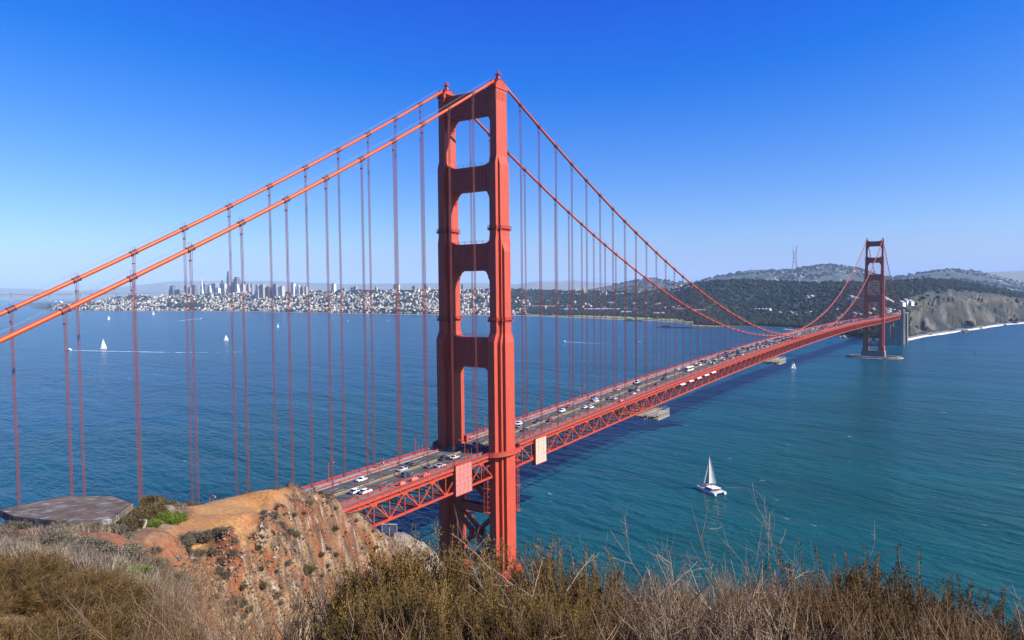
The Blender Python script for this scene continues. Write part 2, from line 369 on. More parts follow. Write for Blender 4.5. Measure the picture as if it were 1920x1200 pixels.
land = np_mesh('land', np.stack([LX, LY, LZ2], -1).reshape(-1, 3), grid_faces(*LX.shape), m_land, smooth=True, col=col.reshape(-1, 3))
tag(land, 'hilly far shore with city slopes, wooded park ridge and bluffs', kind='structure')
def land_at(px, lay):
    """point on the far shore at a sight column and layer value (0 shore .. 3 mid, 4 crest, 6 back ridge)"""
    px = np.atleast_1d(np.asarray(px, float)); lay = np.atleast_1d(np.asarray(lay, float))
    fi = np.clip((px-PXS[0])/2.5, 0, len(PXS)-1.001); i = fi.astype(int); u = fi-i
    L0 = LL[0]; fj = np.interp(lay, L0, np.arange(len(L0))); j = np.minimum(fj.astype(int), len(L0)-2); w = fj-j
    def g(A): return (A[i, j]*(1-u)+A[i+1, j]*u)*(1-w)+(A[i, j+1]*(1-u)+A[i+1, j+1]*u)*w
    return np.stack([g(LX), g(LY), g(LZ2)], -1)
def lay_for_py(px, py, lo=1.0, hi=4.0):
    """layer value whose ground shows at image height py in that column (scan from the front)"""
    ls = np.linspace(lo, hi, 160); P = land_at(np.full(160, px), ls); q = P-CAM
    yy = 600-FPX*(q@CU)/(q@FW)
    k = np.where(yy <= py)[0]
    return ls[k[0]] if len(k) else hi

# distant hill chains beyond the bay and beyond the ocean beach
def ridge(name, label, tab, dist, depth, colr, seed):
    px = np.arange(tab[0][0], tab[-1][0]+1, 4.); py = np.interp(px, [t[0] for t in tab], [t[1] for t in tab])
    py = smooth1(py, 7)+3.2*fbm(px/40., px*0, 4, seed)
    rows = []
    for k, (fr, dd) in enumerate(((0, -depth), (.25, -depth*.7), (.6, -depth*.35), (.85, -depth*.12), (1, 0), (.6, depth*.5), (0, depth))):
        r = []
        for x, y in zip(px, py):
            P = at_d(x, y, dist); z = P[2]*fr if k not in (0, 6) else -5
            Q = CAM+(P-CAM)*((dist+dd)/dist); r.append((Q[0], Q[1], z+(0 if k in (0, 4, 6) else P[2]*.22*float(fbm(x/25., k*3.3, 3, seed+3)))))
        rows.append(r)
    V = np.array(rows); o = np_mesh(name, V.reshape(-1, 3), grid_faces(V.shape[0], V.shape[1])[:, ::-1], mat(name+'_ground', colr, tuple(c*.7 for c in colr), .0006, rough=1, coord='World', detail=6), smooth=True)
    tag(o, label, kind='structure')
ridge('hills', 'pale blue hill chain beyond the bay behind the city', [(-300, 541), (0, 540), (60, 541), (120, 546), (200, 541), (280, 531), (330, 528), (430, 526), (520, 527), (560, 529), (640, 533), (760, 531), (900, 531), (970, 533), (1010, 528), (1080, 526), (1160, 532), (1300, 536), (1400, 540)], 20000, 3500, (.16, .15, .10), 70)
ridge('hills', 'faint coastal hills far beyond the right hand ridge', [(1780, 530), (1815, 520), (1840, 512), (1870, 509), (1920, 508), (2000, 505), (2200, 512)], 14000, 1500, (.10, .11, .07), 80)

# ================================================================ SETTING: headland in the foreground
CP = []
def vis(px, py, d): P = at_d(px, py, d); CP.append(P)
def hid(a, d, z): x, y = xy(a, d); CP.append(np.array((x, y, z)))
RZ = 125.75
for q in ((20, 1190, 8.6), (20, 1090, 16), (20, 1022, 34), (20, 992, 40), (100, 1180, 9.2), (100, 1090, 17), (100, 1040, 24), (100, 1020, 36), (100, 1000, 42.5), (160, 1004, 43),
          (250, 1180, 10), (250, 1100, 18), (250, 1040, 26), (250, 1018, 39), (228, 1004, 45), (320, 1150, 15), (320, 1100, 21),
          (330, 1012, 46), (330, 985, 54), (330, 962, 60), (300, 948, 62), (270, 975, 52), (450, 1010, 50), (450, 980, 57), (450, 950, 66), (450, 933, 74), (400, 940, 71), (360, 950, 66),
          (540, 950, 70), (540, 927, 81), (500, 930, 78), (500, 950, 69), (500, 963, 63), (450, 965, 61), (560, 920, 85), (600, 927, 90), (640, 947, 95), (700, 987, 105), (735, 1010, 112),
          (400, 1010, 50), (400, 1060, 48.2), (400, 1120, 46.3), (400, 1190, 44.3), (500, 975, 59), (500, 1000, 57.9), (500, 1060, 55.5), (500, 1120, 53.3), (500, 1190, 51),
          (600, 1000, 79.6), (600, 1060, 76.3), (600, 1120, 73.2), (600, 1190, 70), (680, 972, 101), (680, 1020, 97.4), (680, 1060, 94.7), (680, 1120, 91), (680, 1190, 86.9),
          (555, 960, 74), (560, 1010, 69), (770, 1007, 122), (745, 1003, 118), (812, 1036, 128), (790, 1020, 125)): vis(*q)
for q in ((0, 0, 138.95), (0, 2, 138.85), (0, 4, 137.9), (0, 6, 136.2), (0, 9, 132.5), (0, 16, 122), (2, 5, 137.1), (4, 5.5, 136.5), (-2, 5, 137.3), (-4.5, 6, 136.7), (-3, 3, 138.5), (3, 3, 138.4), (-2.5, 9, 133.2), (-2.6, 13, 128), (2.5, 9, 132), (5, 9, 131.6), (8, 8, 132),
          (6, 14, 124), (12, 14, 124), (0, 30, 108), (12, 30, 106), (25, 30, 105), (0, 60, 92), (20, 60, 78), (40, 60, 72), (-8, 45, 105), (-10, 70, 98), (0, 100, 75), (30, 100, 40), (60, 100, 30),
          (0, 140, 48), (-12, 150, 60), (-10, 200, 8), (20, 160, 10), (60, 160, -10), (-22, 140, 74), (-30, 135, 80),
          (-30, 92, 109), (-36, 110, 90), (-45, 140, 62), (-50, 170, 32), (-50, 230, -10), (-45, 62, 112), (-40, 58, 117), (-52, 75, 98), (-60, 100, 72), (-70, 140, 35), (-66, 208, -10), (-116, 134, 42), (-90, 165, 15), (-160, 60, 48), (-140, 100, 44), (-30, 48, 124.4), (-45, 46, 121), (-60, 44, 110), (-100, 40, 80),
          (-30, 36, 127.0), (-25, 15, 133), (-40, 20, 131), (-25, -10, 136), (0, -10, 140), (0, -40, 145), (-80, -20, 105), (40, -20, 138), (40, 0, 128), (80, 0, 90), (80, 40, 35), (120, 0, 40), (120, 60, -10), (0, -120, 160), (-140, -60, 90), (100, -80, 120), (0, 320, -10), (-200, 200, -10), (100, 200, -10), (200, 0, -10)): hid(*q)
CP = np.array(CP); CA = np.array([ad(p) for p in CP]); CZ = CP[:, 2]
def _rbf_fit(P, z, eps=1.5):
    n = len(P); D = np.sqrt(((P[:, None]-P[None])**2).sum(-1)+eps*eps)
    A = np.zeros((n+3, n+3)); A[:n, :n] = -D+np.eye(n)*.02; A[:n, n] = 1; A[:n, n+1:] = P/100; A[n:, :n] = A[:n, n:].T
    return np.linalg.solve(A, np.concatenate([z, [0, 0, 0]]))
RW = _rbf_fit(CA, CZ)
def hz_base(a, d):
    a = np.asarray(a, float); d = np.asarray(d, float); sh = a.shape; q = np.stack([a.ravel(), d.ravel()], -1); out = np.zeros(len(q)); n = len(CA)
    for s in range(0, len(q), 20000):
        c = q[s:s+20000]; D = np.sqrt(((c[:, None]-CA[None])**2).sum(-1)+1.5*1.5); out[s:s+20000] = -D@RW[:n]+RW[n]+c@RW[n+1:]/100
    return out.reshape(sh)
def img(P):
    q = np.asarray(P)-CAM; w = np.maximum(q@FW, .01); return 960+FPX*(q@CX)/w, 600-FPX*(q@CU)/w
# zones of the headland, by place
PATHP = [at_d(*q)[:2] for q in ((300, 1010, 47), (345, 965, 59), (375, 944, 70), (450, 933, 75), (540, 921, 84), (525, 945, 72), (480, 975, 59), (430, 1003, 51), (350, 1013, 47))]
PATHA = np.array([ad((*p, 0)) for p in PATHP])
def in_poly(a, d, poly):
    a = np.asarray(a); d = np.asarray(d); ins = np.zeros(a.shape, bool); dist = np.full(a.shape, 1e9); n = len(poly)
    for i in range(n):
        x1, y1 = poly[i]; x2, y2 = poly[(i+1) % n]
        ins ^= ((y1 > d) != (y2 > d)) & (a < (x2-x1)*(d-y1)/(y2-y1+1e-12)+x1)
        t = np.clip(((a-x1)*(x2-x1)+(d-y1)*(y2-y1))/((x2-x1)**2+(y2-y1)**2), 0, 1); dist = np.minimum(dist, np.hypot(a-x1-t*(x2-x1), d-y1-t*(y2-y1)))
    return np.where(ins, dist, -dist)      # positive inside
def zones(a, d):
    """clearing, rocky face, grass weights"""
    wob = 1.6*fbm(a/4., d/4., 3, 51)
    pth = sm(-.8, .9, in_poly(a, d, PATHA)+wob)
    # the rocky face: beyond the near spur
    spur = d-(34+.2*a)          # near spur to the left
    px = a/np.maximum(d, 1)*FPX+960
    face = sm(0, 1, np.clip((d-36)/8, 0, 1))*sm(330, 420, px+30*fbm(a/6., d/6., 3, 61))*(1-pth)
    tip = sm(716, 742, px)*sm(100, 112, d)
    return pth, face*(1-tip*.0), tip
def hz(a, d, fine=True):
    a = np.asarray(a, float); d = np.asarray(d, float); z = hz_base(a, d)
    if fine:
        pth, face, tip = zones(a, d); k = sm(3, 14, d)*(1-.75*np.exp(-(((a+29)/9)**2+((d-45)/6)**2)))
        z = z+k*((1-pth)*(.6*fbm(a/7., d/7., 4, 1)+.35*fbm(a/1.7, d/1.7, 4, 2))+pth*.25*fbm(a/5., d/5., 4, 4))
        z = z+face*(1.6*fbm((a+d*.25)/3.2, d/9., 4, 6)-.8*np.abs(fbm((a+.3*d)/4.5, d/14., 3, 8))+.8*fbm(a/1.1, d/1.1, 4, 12, .6)-2.0*np.abs(fbm((a-.4*d)/2.6, (d+.3*a)/3.4, 3, 19))+.9*np.floor(3*(fbm(a/3.8, d/3.8, 3, 27)+.5))/3)
        z = z+tip*(1.6*fbm(a/5., d/5., 4, 14)+1.0*np.abs(fbm(a/2., d/3., 3, 18)))
    return z
def ground(a, d):
    return float(hz(np.array([a]), np.array([d]))[0])
def make_headland():
    ang = np.concatenate([np.radians(np.arange(-110, -46, 2.)), np.radians(np.arange(-46, 46, .13)), np.radians(np.arange(46, 111, 2.))])
    dist = np.concatenate([np.linspace(.3, 8, 40), 8*np.power(140/8, np.linspace(0, 1, 330)[1:]), np.linspace(142, 420, 50)])
    A = dist[None]*np.sin(ang)[:, None]; D = dist[None]*np.cos(ang)[:, None]
    Z = np.maximum(hz(A, D), -8)
    X = CAM[0]+A*r0[0]+D*f0[0]; Y = CAM[1]+A*r0[1]+D*f0[1]
    pth, face, tip = zones(A, D)
    nA = fbm(A/2.2, D/2.2, 5, 81)+.5; nB = fbm(A/.7, D/.7, 4, 83)+.5; nC = fbm(A/9., D/9., 4, 85)+.5
    c = np.ones(A.shape+(3,))*np.array((.17, .115, .062))                     # dry grass ground
    c = mixc(c, (.27, .215, .15), sm(.4, .65, nA)); c = mixc(c, (.22, .075, .025), sm(.52, .64, nC+.25*(nB-.5))*.9); c = mixc(c, (.085, .07, .05), sm(.58, .72, nB)*.7)
    fc = np.ones(A.shape+(3,))*np.array((.20, .092, .034))
    st = fbm((A+D*.25)/1.5, D/1.7, 6, 91, .6)+.5; nD = fbm(A/.8, D/.8, 5, 97, .6)+.5
    fc = mixc(fc, (.185, .055, .017), sm(.46, .60, nC+.3*(nD-.5))); fc = mixc(fc, (.265, .185, .105), sm(.48, .60, st+.5*(nD-.5))*.9); fc = mixc(fc, (.055, .036, .022), sm(.54, .64, fbm(A/.55, D/.9, 4, 99, .6)+.5)*.85); fc = mixc(fc, (.45, .42, .36), sm(.70, .78, fbm(A/.5, D/.5, 3, 95)+.5)*.7)  # the dark brown noise paints shaded crevices into the rock colour
    c = c*(1-face[..., None])+fc*face[..., None]
    pc = np.ones(A.shape+(3,))*np.array((.37, .175, .045)); pc = mixc(pc, (.42, .22, .068), sm(.4, .7, nC)); pc = mixc(pc, (.33, .145, .05), sm(.55, .7, nA)*.7)
    c = c*(1-pth[..., None])+pc*pth[..., None]
    tc = np.ones(A.shape+(3,))*np.array((.24, .20, .155)); tc = mixc(tc, (.12, .10, .08), sm(.5, .65, st)); tc = mixc(tc, (.30, .25, .20), sm(.5, .7, nA))
    c = c*(1-tip[..., None])+tc*tip[..., None]
    c = np.where((D < 13)[..., None]*(np.ones(3) > 0), c*.0+np.array((.15, .105, .06))*(.7+.6*nB[..., None]), c)
    m = mat('headland_soil', (1, 1, 1), (.55, .52, .5), 3.2, rough=.95, vcol=True, coord='World', detail=8, bump=(2.6, .8, .12))
    o = np_mesh('headland', np.stack([X, Y, Z], -1).reshape(-1, 3), grid_faces(*A.shape)[:, ::-1], m, smooth=True, col=c.reshape(-1, 3))
    tag(o, 'rust coloured rocky headland slope with a bare dirt clearing', kind='structure')
make_headland()
# ================================================================ THE BRIDGE
LSPAN = 1280.16; PAN = 7.62
H_CAB, SAG = 227.9, 144.5
def deck_z(y):
    """roadway height"""
    if y < 0: return 71.6+.016*y
    if y > LSPAN: return 75.0-.012*(y-LSPAN)
    t = y/LSPAN; return 71.6+3.4*t+9.6*4*t*(1-t)
def top_chord(y): return deck_z(y)-1.75
def bot_chord(y): return deck_z(y)-9.3
def cab_z(y):
    if y < 0: d = -y; return H_CAB-.596953*d+.000357*d*d
    if y > LSPAN: d = y-LSPAN; return H_CAB-.596953*d+.000357*d*d
    return H_CAB-SAG+SAG*((y-LSPAN/2)/(LSPAN/2))**2
bridge = empty('suspension_bridge', (0, 0, 0))
tag(bridge, 'long orange red suspension bridge with two stepped portal towers over the strait', 'bridge')

# ---- towers
def chamfer(mb, hx, hy, z0, z1, cx, shx, shy, zt):
    """one tier of a stepped leg: straight shaft, then a sloped cap up to the slimmer tier"""
    r = lambda a, b, z: [(cx-a, -b, z), (cx+a, -b, z), (cx+a, b, z), (cx-a, b, z)]
    mb.loft([r(hx, hy, z0), r(hx, hy, z1), r(shx, shy, zt)])
def leg_mb(cx):
    mb = MB()
    # (hx, hy, top of shaft, top of slope) tiers as nested cross shapes
    chamfer(mb, 1.60, 3.90, 13.2, 222.6, cx, 1.60, 3.90, 223.0)
    chamfer(mb, 1.63, 4.95, 13.2, 192.6, cx, 1.58, 3.86, 196.2)
    chamfer(mb, 2.50, 3.00, 13.2, 192.2, cx, 1.57, 2.95, 195.6)
    chamfer(mb, 1.66, 5.45, 13.2, 160.2, cx, 1.61, 4.90, 163.6)
    chamfer(mb, 2.75, 3.10, 13.2, 160.4, cx, 2.45, 2.9, 163.2)
    chamfer(mb, 3.75, 2.20, 13.2, 156.0, cx, 2.47, 2.1, 160.8)
    chamfer(mb, 1.70, 7.40, 13.2, 118.6, cx, 1.65, 5.40, 122.6)
    chamfer(mb, 3.10, 4.70, 13.2, 118.4, cx, 2.7, 3.05, 122.2)
    chamfer(mb, 4.40, 3.20, 13.2, 117.8, cx, 3.7, 2.15, 122.0)
    # fluted frieze under the saddle and plinth
    for k in range(7): mb.box((cx, -3.2+k*1.066, 220.3), (1.72, .3, 1.7))
    for k in range(3): mb.box((cx-1.0+k, 0, 220.3), (.26, 4.02, 1.7))
    chamfer(mb, 4.9, 8.1, 13.25, 19.0, cx, 4.45, 7.45, 21.5)
    return mb
def saddle_mb(cx):
    mb = MB()
    mb.box((cx, 0, 223.4), (1.95, 4.35, .45))
    rings = []
    for t in np.linspace(0, math.pi/2*.96, 7):
        y, z = 4.0*math.cos(t), 223.6+3.1*math.sin(t); w = 1.75-.5*(t/(math.pi/2))
        rings.append((y, z, w))
    prof = [(-y, z) for y, z, w in rings]+[(y, z) for y, z, w in reversed(rings)]
    mb.loft([[(cx-1.75, y, z) for y, z in prof], [(cx-1.2, y*1.0, z+.25) for y, z in prof], [(cx+1.2, y, z+.25) for y, z in prof], [(cx+1.75, y, z) for y, z in prof]])
    for k in range(5): mb.box((cx, -3+1.5*k, 225.6-.25*abs(k-2)), (1.83, .12, 1.6))
    return mb
def beacon_mb(cx):
    mb = MB()
    mb.loft([[(cx-a, -a, z), (cx+a, -a, z), (cx+a, a, z), (cx-a, a, z)] for a, z in ((1.15, 226.6), (.8, 227.3), (.42, 228.8), (.4, 229.2))])
    mb.box((cx, 0, 229.2), (1.0, 1.0, .1))
    for sx in (-1, 1):
        for sy in (-1, 1): mb.box((cx+.92*sx, .92*sy, 229.75), (.05, .05, .55))
    for s in (-1, 1):
        for z in (229.7, 230.2): mb.box((cx+.92*s, 0, z), (.04, .92, .04)); mb.box((cx, .92*s, z), (.92, .04, .04))
    mb.tube([(cx, 0, 229.2), (cx, 0, 230.3)], .38, 8); mb.tube([(cx, 0, 230.3), (cx, 0, 230.9)], [.3, .12], 8)
    mb.tube([(cx+.3, .2, 230), (cx+.3, .2, 231.6)], .04, 5)
    return mb
def strut_mb(z0, z1, xin, hy, rise, fil, filh):
    """portal strut: stepped art-deco fillets below, gently dished top that sweeps up into the legs; z0..z1 at mid-span"""
    mb = MB(); X = xin
    n = 14
    top = [(X*math.cos(math.pi*k/n), z1+rise*max(0, (abs(math.cos(math.pi*k/n))-.55)/.45)**2.2) for k in range(n+1)]     # right to left
    st = [(0, filh), (.12, filh*.72), (.2, filh*.70), (.3, filh*.45), (.42, filh*.33), (.44, filh*.24), (.6, filh*.12), (.62, filh*.06), (.8, filh*.05), (.82, 0), (1, 0)]
    bot = [(-X+fil*u, z0-v) for u, v in st]+[(X-fil*u, z0-v) for u, v in reversed(st)]
    poly = top+bot
    mb.loft([[(x, -hy, z) for x, z in poly], [(x, hy, z) for x, z in poly]])
    # raised rims and vertical flutes on both faces
    for s in (-1, 1):
        mb.box((0, s*(hy+.14), z1-.45), (X*.985, .14, .28)); mb.box((0, s*(hy+.14), z0+.5), (X*.93, .14, .28))
        for k in range(11):
            x = -X*.72+k*X*.144
            mb.box((x, s*(hy+.10), (z0+z1)/2), (.34, .10, (z1-z0)/2-1.4))
    # walkway rail on top
    for s in (-1, 1):
        for k in range(7): mb.box((-X*.85+k*X*.283, s*(hy-.2), z1+.7), (.04, .04, .7))
        mb.box((0, s*(hy-.2), z1+1.25), (X*.8, .03, .03))
    return mb
def gallery_mb(cx, z, tiers):
    """spiked maintenance gallery that follows the stepped leg"""
    mb = MB()
    pts = set()
    for hx, hy in tiers:
        hx += .55; hy += .55
        for s in (-1, 1):
            mb.box((cx, s*(hy-.25), z), (hx, .28, .12)); mb.box((cx+s*(hx-.25), 0, z+.004), (.28, hy, .12))
            for zz in (.6, 1.15):
                mb.box((cx, s*hy, z+zz), (hx, .035, .035)); mb.box((cx+s*hx, 0, z+zz+.01), (.035, hy, .035))
            nx = max(2, int(hx*2/1.1)); ny = max(2, int(hy*2/1.1))
            for k in range(nx+1): mb.box((cx-hx+2*hx*k/nx, s*hy, z+.55), (.05, .05, .62)); mb.box((cx-hx+2*hx*k/nx, s*(hy-.2), z-.45), (.07, .2, .4), top=(1, 2.0))
            for k in range(ny+1): mb.box((cx+s*hx, -hy+2*hy*k/ny, z+.55), (.05, .05, .62)); mb.box((cx+s*(hx-.2), -hy+2*hy*k/ny, z-.45), (.2, .07, .4), top=(2.0, 1))
    return mb
def brace_mb():
    mb = MB()
    for s in (-1, 1):
        y = s*2.3
        for za, zb in ((24, 44.5), (46.5, 66)):
            for e in (-1, 1):
                mb.beam((-e*11.2, y, za), (e*11.2, y, zb), 1.0, 2.1, up=(0, 1, 0))
                # lattice lacing on the outer face of the diagonal
                p = np.array((-e*11.2, y, za)); q = np.array((e*11.2, y, zb)); d = (q-p)/np.linalg.norm(q-p); w = np.array((-d[2], 0, d[0]))
                for k in range(8, 24):
                    c = p+(q-p)*(k/32.)
        mb.box((0, y, 35.2-.9), (2.3, .62, 2.2)); mb.box((0, y, 56.2), (2.3, .62, 2.2))
        for z, h in ((45.5, 1.45), (23.2, 1.3), (66.4, 1.2)): mb.box((0, y*1.004, z), (11.4, .6, h))
        for e in (-1, 1):
            for z in (24, 45.5): mb.box((e*10.6, y*.99, z), (1.9, .66, 3.2))
    for z in (23.2, 45.5):
        for k in range(9): mb.beam((-10+2.5*k, -2.3, z), (-10+2.5*(k+1) if k < 8 else 10, 2.3, z), .35, .35)
    # batten lacing between the two planes along each diagonal
    for za, zb in ((24, 44.5), (46.5, 66)):
        for e in (-1, 1):
            for k in range(1, 14):
                t = k/14.; x = -e*11.2+2*e*11.2*t; z = za+(zb-za)*t
                mb.beam((x, -2.0, z), (x+e*1.2, 2.0, z+1.1), .3, .22); mb.beam((x, 2.0, z), (x+e*1.2, -2.0, z+1.1), .3, .22)
    return mb
def gallery_deck_mb(cx, zr):
    """rounded walkway that carries the sidewalk round a tower leg"""
    mb = MB(); s = 1 if cx > 0 else -1
    arc = [(cx+s*(-1.0+7.3*math.sin(t)), -11.2*math.cos(t)) for t in np.linspace(.08, math.pi-.08, 15)]
    inn = [(cx+s*(-1.0+4.6*math.sin(t)), -8.6*math.cos(t)) for t in np.linspace(.08, math.pi-.08, 15)]
    for k in range(14):
        q = [inn[k], inn[k+1], arc[k+1], arc[k]]
        mb.loft([[(x, y, zr-.55) for x, y in q], [(x, y, zr) for x, y in q]])
        a, b = arc[k], arc[k+1]
        mb.beam((*a, zr-.25), (*b, zr-.25), .12, 1.3); mb.beam((*a, zr+1.25), (*b, zr+1.25), .14, .12); mb.beam((*a, zr+.75), (*b, zr+.75), .05, .5)
        mb.box((a[0], a[1], zr+.65), (.07, .07, .65))
        if k % 2 == 0: mb.beam((*inn[k], zr-2.4), (*a, zr-.6), .25, .3)
    return mb
def make_tower(y0, name_lbl):
    t = empty('tower', (0, y0, 0), parent=bridge)
    for cx in (13.716, -13.716):
        leg_mb(cx).build('leg', m_leg, t); saddle_mb(cx).build('saddle_housing', m_steel, t); beacon_mb(cx).build('beacon', m_steel, t)
        gallery_mb(cx, 165.6, [(1.63, 4.95), (2.5, 3.0)]).build('gallery', m_rail, t)
        gallery_mb(cx, 127.4, [(1.66, 5.45), (2.75, 3.1), (3.75, 2.2)]).build('gallery', m_rail, t)
        gallery_deck_mb(cx, deck_z(y0)+.15).build('walkway_balcony', m_rail, t)
    for z0, z1, xi, hy, ri, fi, fh in ((213.6, 223.4, 12.15, 2.75, 2.0, 3.8, 5.6), (182.2, 192.2, 11.35, 2.55, 1.8, 4.2, 6.2), (148.2, 159.6, 11.2, 2.5, 1.6, 4.6, 9.2), (106.9, 119.6, 10.95, 2.9, 1.4, 4.2, 10.2)):
        strut_mb(z0, z1, xi, hy, ri, fi, fh).build('portal_strut', m_leg, t)
    brace_mb().build('cross_brace', m_steel, t)
    p = MB()
    p.loft([[(-19.5+k, -11, z), (19.5-k, -11, z), (19.5-k, 11, z), (-19.5+k, 11, z)] for k, z in ((-.4, -6), (0, 5), (.3, 13.2))])
    for s in (-1, 1): p.box((13.7*s, 0, 7.5), (6.6, 11.6, 5.6), top=(.97, .97))
    p.build('pier', m_pier, t)
    if y0 > 0:
        f = MB(); ring = lambda a, b, z: [(a*math.cos(u)*(1 if abs(math.cos(u)) < .8 else 1.06), b*math.sin(u), z) for u in np.linspace(0, 2*math.pi, 48, endpoint=False)]
        f.loft([ring(46, 25, -6), ring(46, 25, 2.6), ring(45.2, 24.3, 3.0), ring(38.5, 18.4, 3.0), ring(38.4, 18.3, -6)], cap=False)
        f.build('fender', m_pier, t)
    return t
near_tower = make_tower(0., 'near'); make_tower(LSPAN, 'far')
def lift_mb(x, y, za, zb):
    mb = MB()
    for sx in (-.9, .9):
        for sy in (-.7, .7): mb.box((x+sx, y+sy, (za+zb)/2), (.09, .09, (zb-za)/2))
    for z in np.arange(za, zb, 2.2):
        for s in (-.7, .7): mb.box((x, y+s, z), (.9, .06, .07))
        for s in (-.9, .9): mb.box((x+s, y, z), (.06, .7, .07))
        mb.beam((x-.9, y-.7, z), (x+.9, y-.7, min(z+2.2, zb)), .07, .07)
    for z in (za, (za+zb)/2, zb): mb.box((x, y, z), (1.5, 1.2, .12))
    return mb
lift_mb(11.6, -8.6, 47, 67).build('lift_frame', m_rail, near_tower); lift_mb(15.2, 8.4, 44, 66).build('lift_frame', m_rail, near_tower)
hut = MB(); hut.loft([[(-9.4-a, 5.2-b, z), (-9.4+a, 5.2-b, z), (-9.4+a, 5.2+b, z), (-9.4-a, 5.2+b, z)] for a, b, z in ((.8, .8, 71.7), (.8, .8, 74.6), (1.0, 1.0, 74.7), (.9, .9, 75.0))]); hut.build('service_hut', m_rail, near_tower)

# ---- main cables and suspenders
SUSP_NEAR = []
cables = []
for x in (13.716, -13.716):
    mb = MB(); r = .57 if True else .46
    for a, b, n in ((-343, -2.5, 46), (2.5, LSPAN-2.5, 110), (LSPAN+2.5, LSPAN+343, 24)):
        ys = np.linspace(a, b, n); mb.tube([(x, y, cab_z(y)) for y in ys], r, 12)
    o = mb.build('main_cable', m_cable, bridge, smooth=True); cables.append(o)
    h = MB()                                                   # hand ropes over the cable, with posts at the bands
    for s in (-1, 1):
        for a, b, n in ((-343, -6, 46), (6, LSPAN-6, 100)):
            h.tube([(x+s*.62, y, cab_z(y)+1.75) for y in np.linspace(a, b, n)], .028, 4)
    h.build('hand_rope', m_grey, o)
def suspender_mb(x, y):
    mb = MB(); zc = cab_z(y); zb = top_chord(y)+.2
    if zc-zb < 1.2: zb = zc-1.2
    dy = .9; sl = (cab_z(y+.01)-cab_z(y-.01))/.02
    mb.tube([(x, y-dy, zc-dy*sl), (x, y+dy, zc+dy*sl)], .70, 12)
    for e in (-1, 1):
        mb.tube([(x, y+e*.75-.07, zc+e*.75*sl-.07*sl), (x, y+e*.75+.07, zc+e*.75*sl+.07*sl)], .80, 12)
        mb.box((x+e*.62, y, zc+.9), (.035, .035, .9))
    for sx in (-1, 1):
        for sy in (-1, 1):
            mb.tube([(x+sx*.56, y+sy*.22, zc-.1), (x+sx*.30, y+sy*.17, zc-3.0), (x+sx*.30, y+sy*.17, zb)], .064 if y < 250 else .046, 6)
    if zc-zb > 4: mb.box((x, y, zc-3.0), (.42, .3, .14))
    mb.box((x, y, zb+.5), (.5, .3, .5))
    return mb
sites = []
for x, cb in ((13.716, cables[0]), (-13.716, cables[1])):
    for k in range(1, 84): sites.append((x, 1.6+k*15.24-1.6*k/42., cb))
    for k in range(1, 22): sites.append((x, -(2.35+k*15.24), cb))
    for k in range(1, 22): sites.append((x, LSPAN+2.35+k*15.24, cb))
def susp_key(s):
    P = np.array((s[0], s[1], deck_z(s[1]))); a, d = ad(P)
    T = np.array((s[0], s[1], cab_z(s[1]))); X, Y = img(T)
    if d < 5 or X < -60 or X > 2000: return -1
    return (cab_z(s[1])-deck_z(s[1]))/d
sites.sort(key=susp_key, reverse=True)
rest = MB()
for i, (x, y, cb) in enumerate(sites):
    mb = suspender_mb(x, y)
    if i < 100: mb.build('suspender', m_rope, cb)
    else: rest.add(mb.v, mb.f)
o = rest.build('suspenders', m_rope, bridge); o['kind'] = 'stuff'

# ---- stiffening trusses and deck
Y0, Y1 = -343., LSPAN+343
def seg_y(): return [y for y in np.arange(-45, 213)*PAN if Y0-1 <= y <= Y1+1]
YS = seg_y()
def gap(y): return abs(y) < 8.5 or abs(y-LSPAN) < 8.5
for x in (13.716, -13.716):
    mb = MB()
    for k in range(len(YS)-1):
        a, b = YS[k], YS[k+1]
        if gap((a+b)/2): continue
        ta, tb, ba, bb = top_chord(a), top_chord(b), bot_chord(a), bot_chord(b)
        mb.beam((x, a, ta), (x, b, tb), .72, .80); mb.beam((x, a, ba), (x, b, bb), .72, .80)
        odd = round(a/PAN) % 2 == 0
        if odd: mb.beam((x, a, ta-.3), (x, b, bb+.3), .46, .44)
        else: mb.beam((x, a, ba+.3), (x, b, tb-.3), .46, .44)
        mb.beam((x, a, ba+.3), (x, a, ta-.3), .40, .36, up=(0, 1, 0))
        if odd: mb.box((x, a, ta-.55), (.40, 1.15, .55), top=(1, 1.3))
        else: mb.box((x, a, ba+.55), (.40, 1.5, .5), top=(1, .6))
    mb.build('stiffening_truss', m_steel, bridge)
fl = MB()                                                     # floor system between the trusses
for y in YS:
    if abs(y) < 4 or abs(y-LSPAN) < 4: continue
    z = deck_z(y)
    fl.box((0, y, z-1.75), (13.3, .16, .95))
    fl.beam((-13.3, y, bot_chord(y)), (13.3, y, bot_chord(y)), .4, .45)
    for s in (-1, 1):
        fl.beam((s*13.4, y, bot_chord(y)+.3), (s*7.0, y, z-2.6), .28, .28); fl.beam((0, y, bot_chord(y)+.2), (s*7.0, y, z-2.6), .25, .25)
        fl.box((s*14.2, y, z-.7), (.45, .12, .35))           # bracket ends below the sidewalk
for k in range(len(YS)-1):
    a, b = YS[k], YS[k+1]
    if gap((a+b)/2): continue
    s = 1 if k % 2 else -1
    fl.beam((-13.3*s, a, bot_chord(a)), (13.3*s, b, bot_chord(b)), .3, .3)
    for x in (-9, -4.5, 0, 4.5, 9): fl.beam((x, a, deck_z(a)-.75), (x, b, deck_z(b)-.75), .3, .7)
fl.build('floor_system', m_steel, bridge)
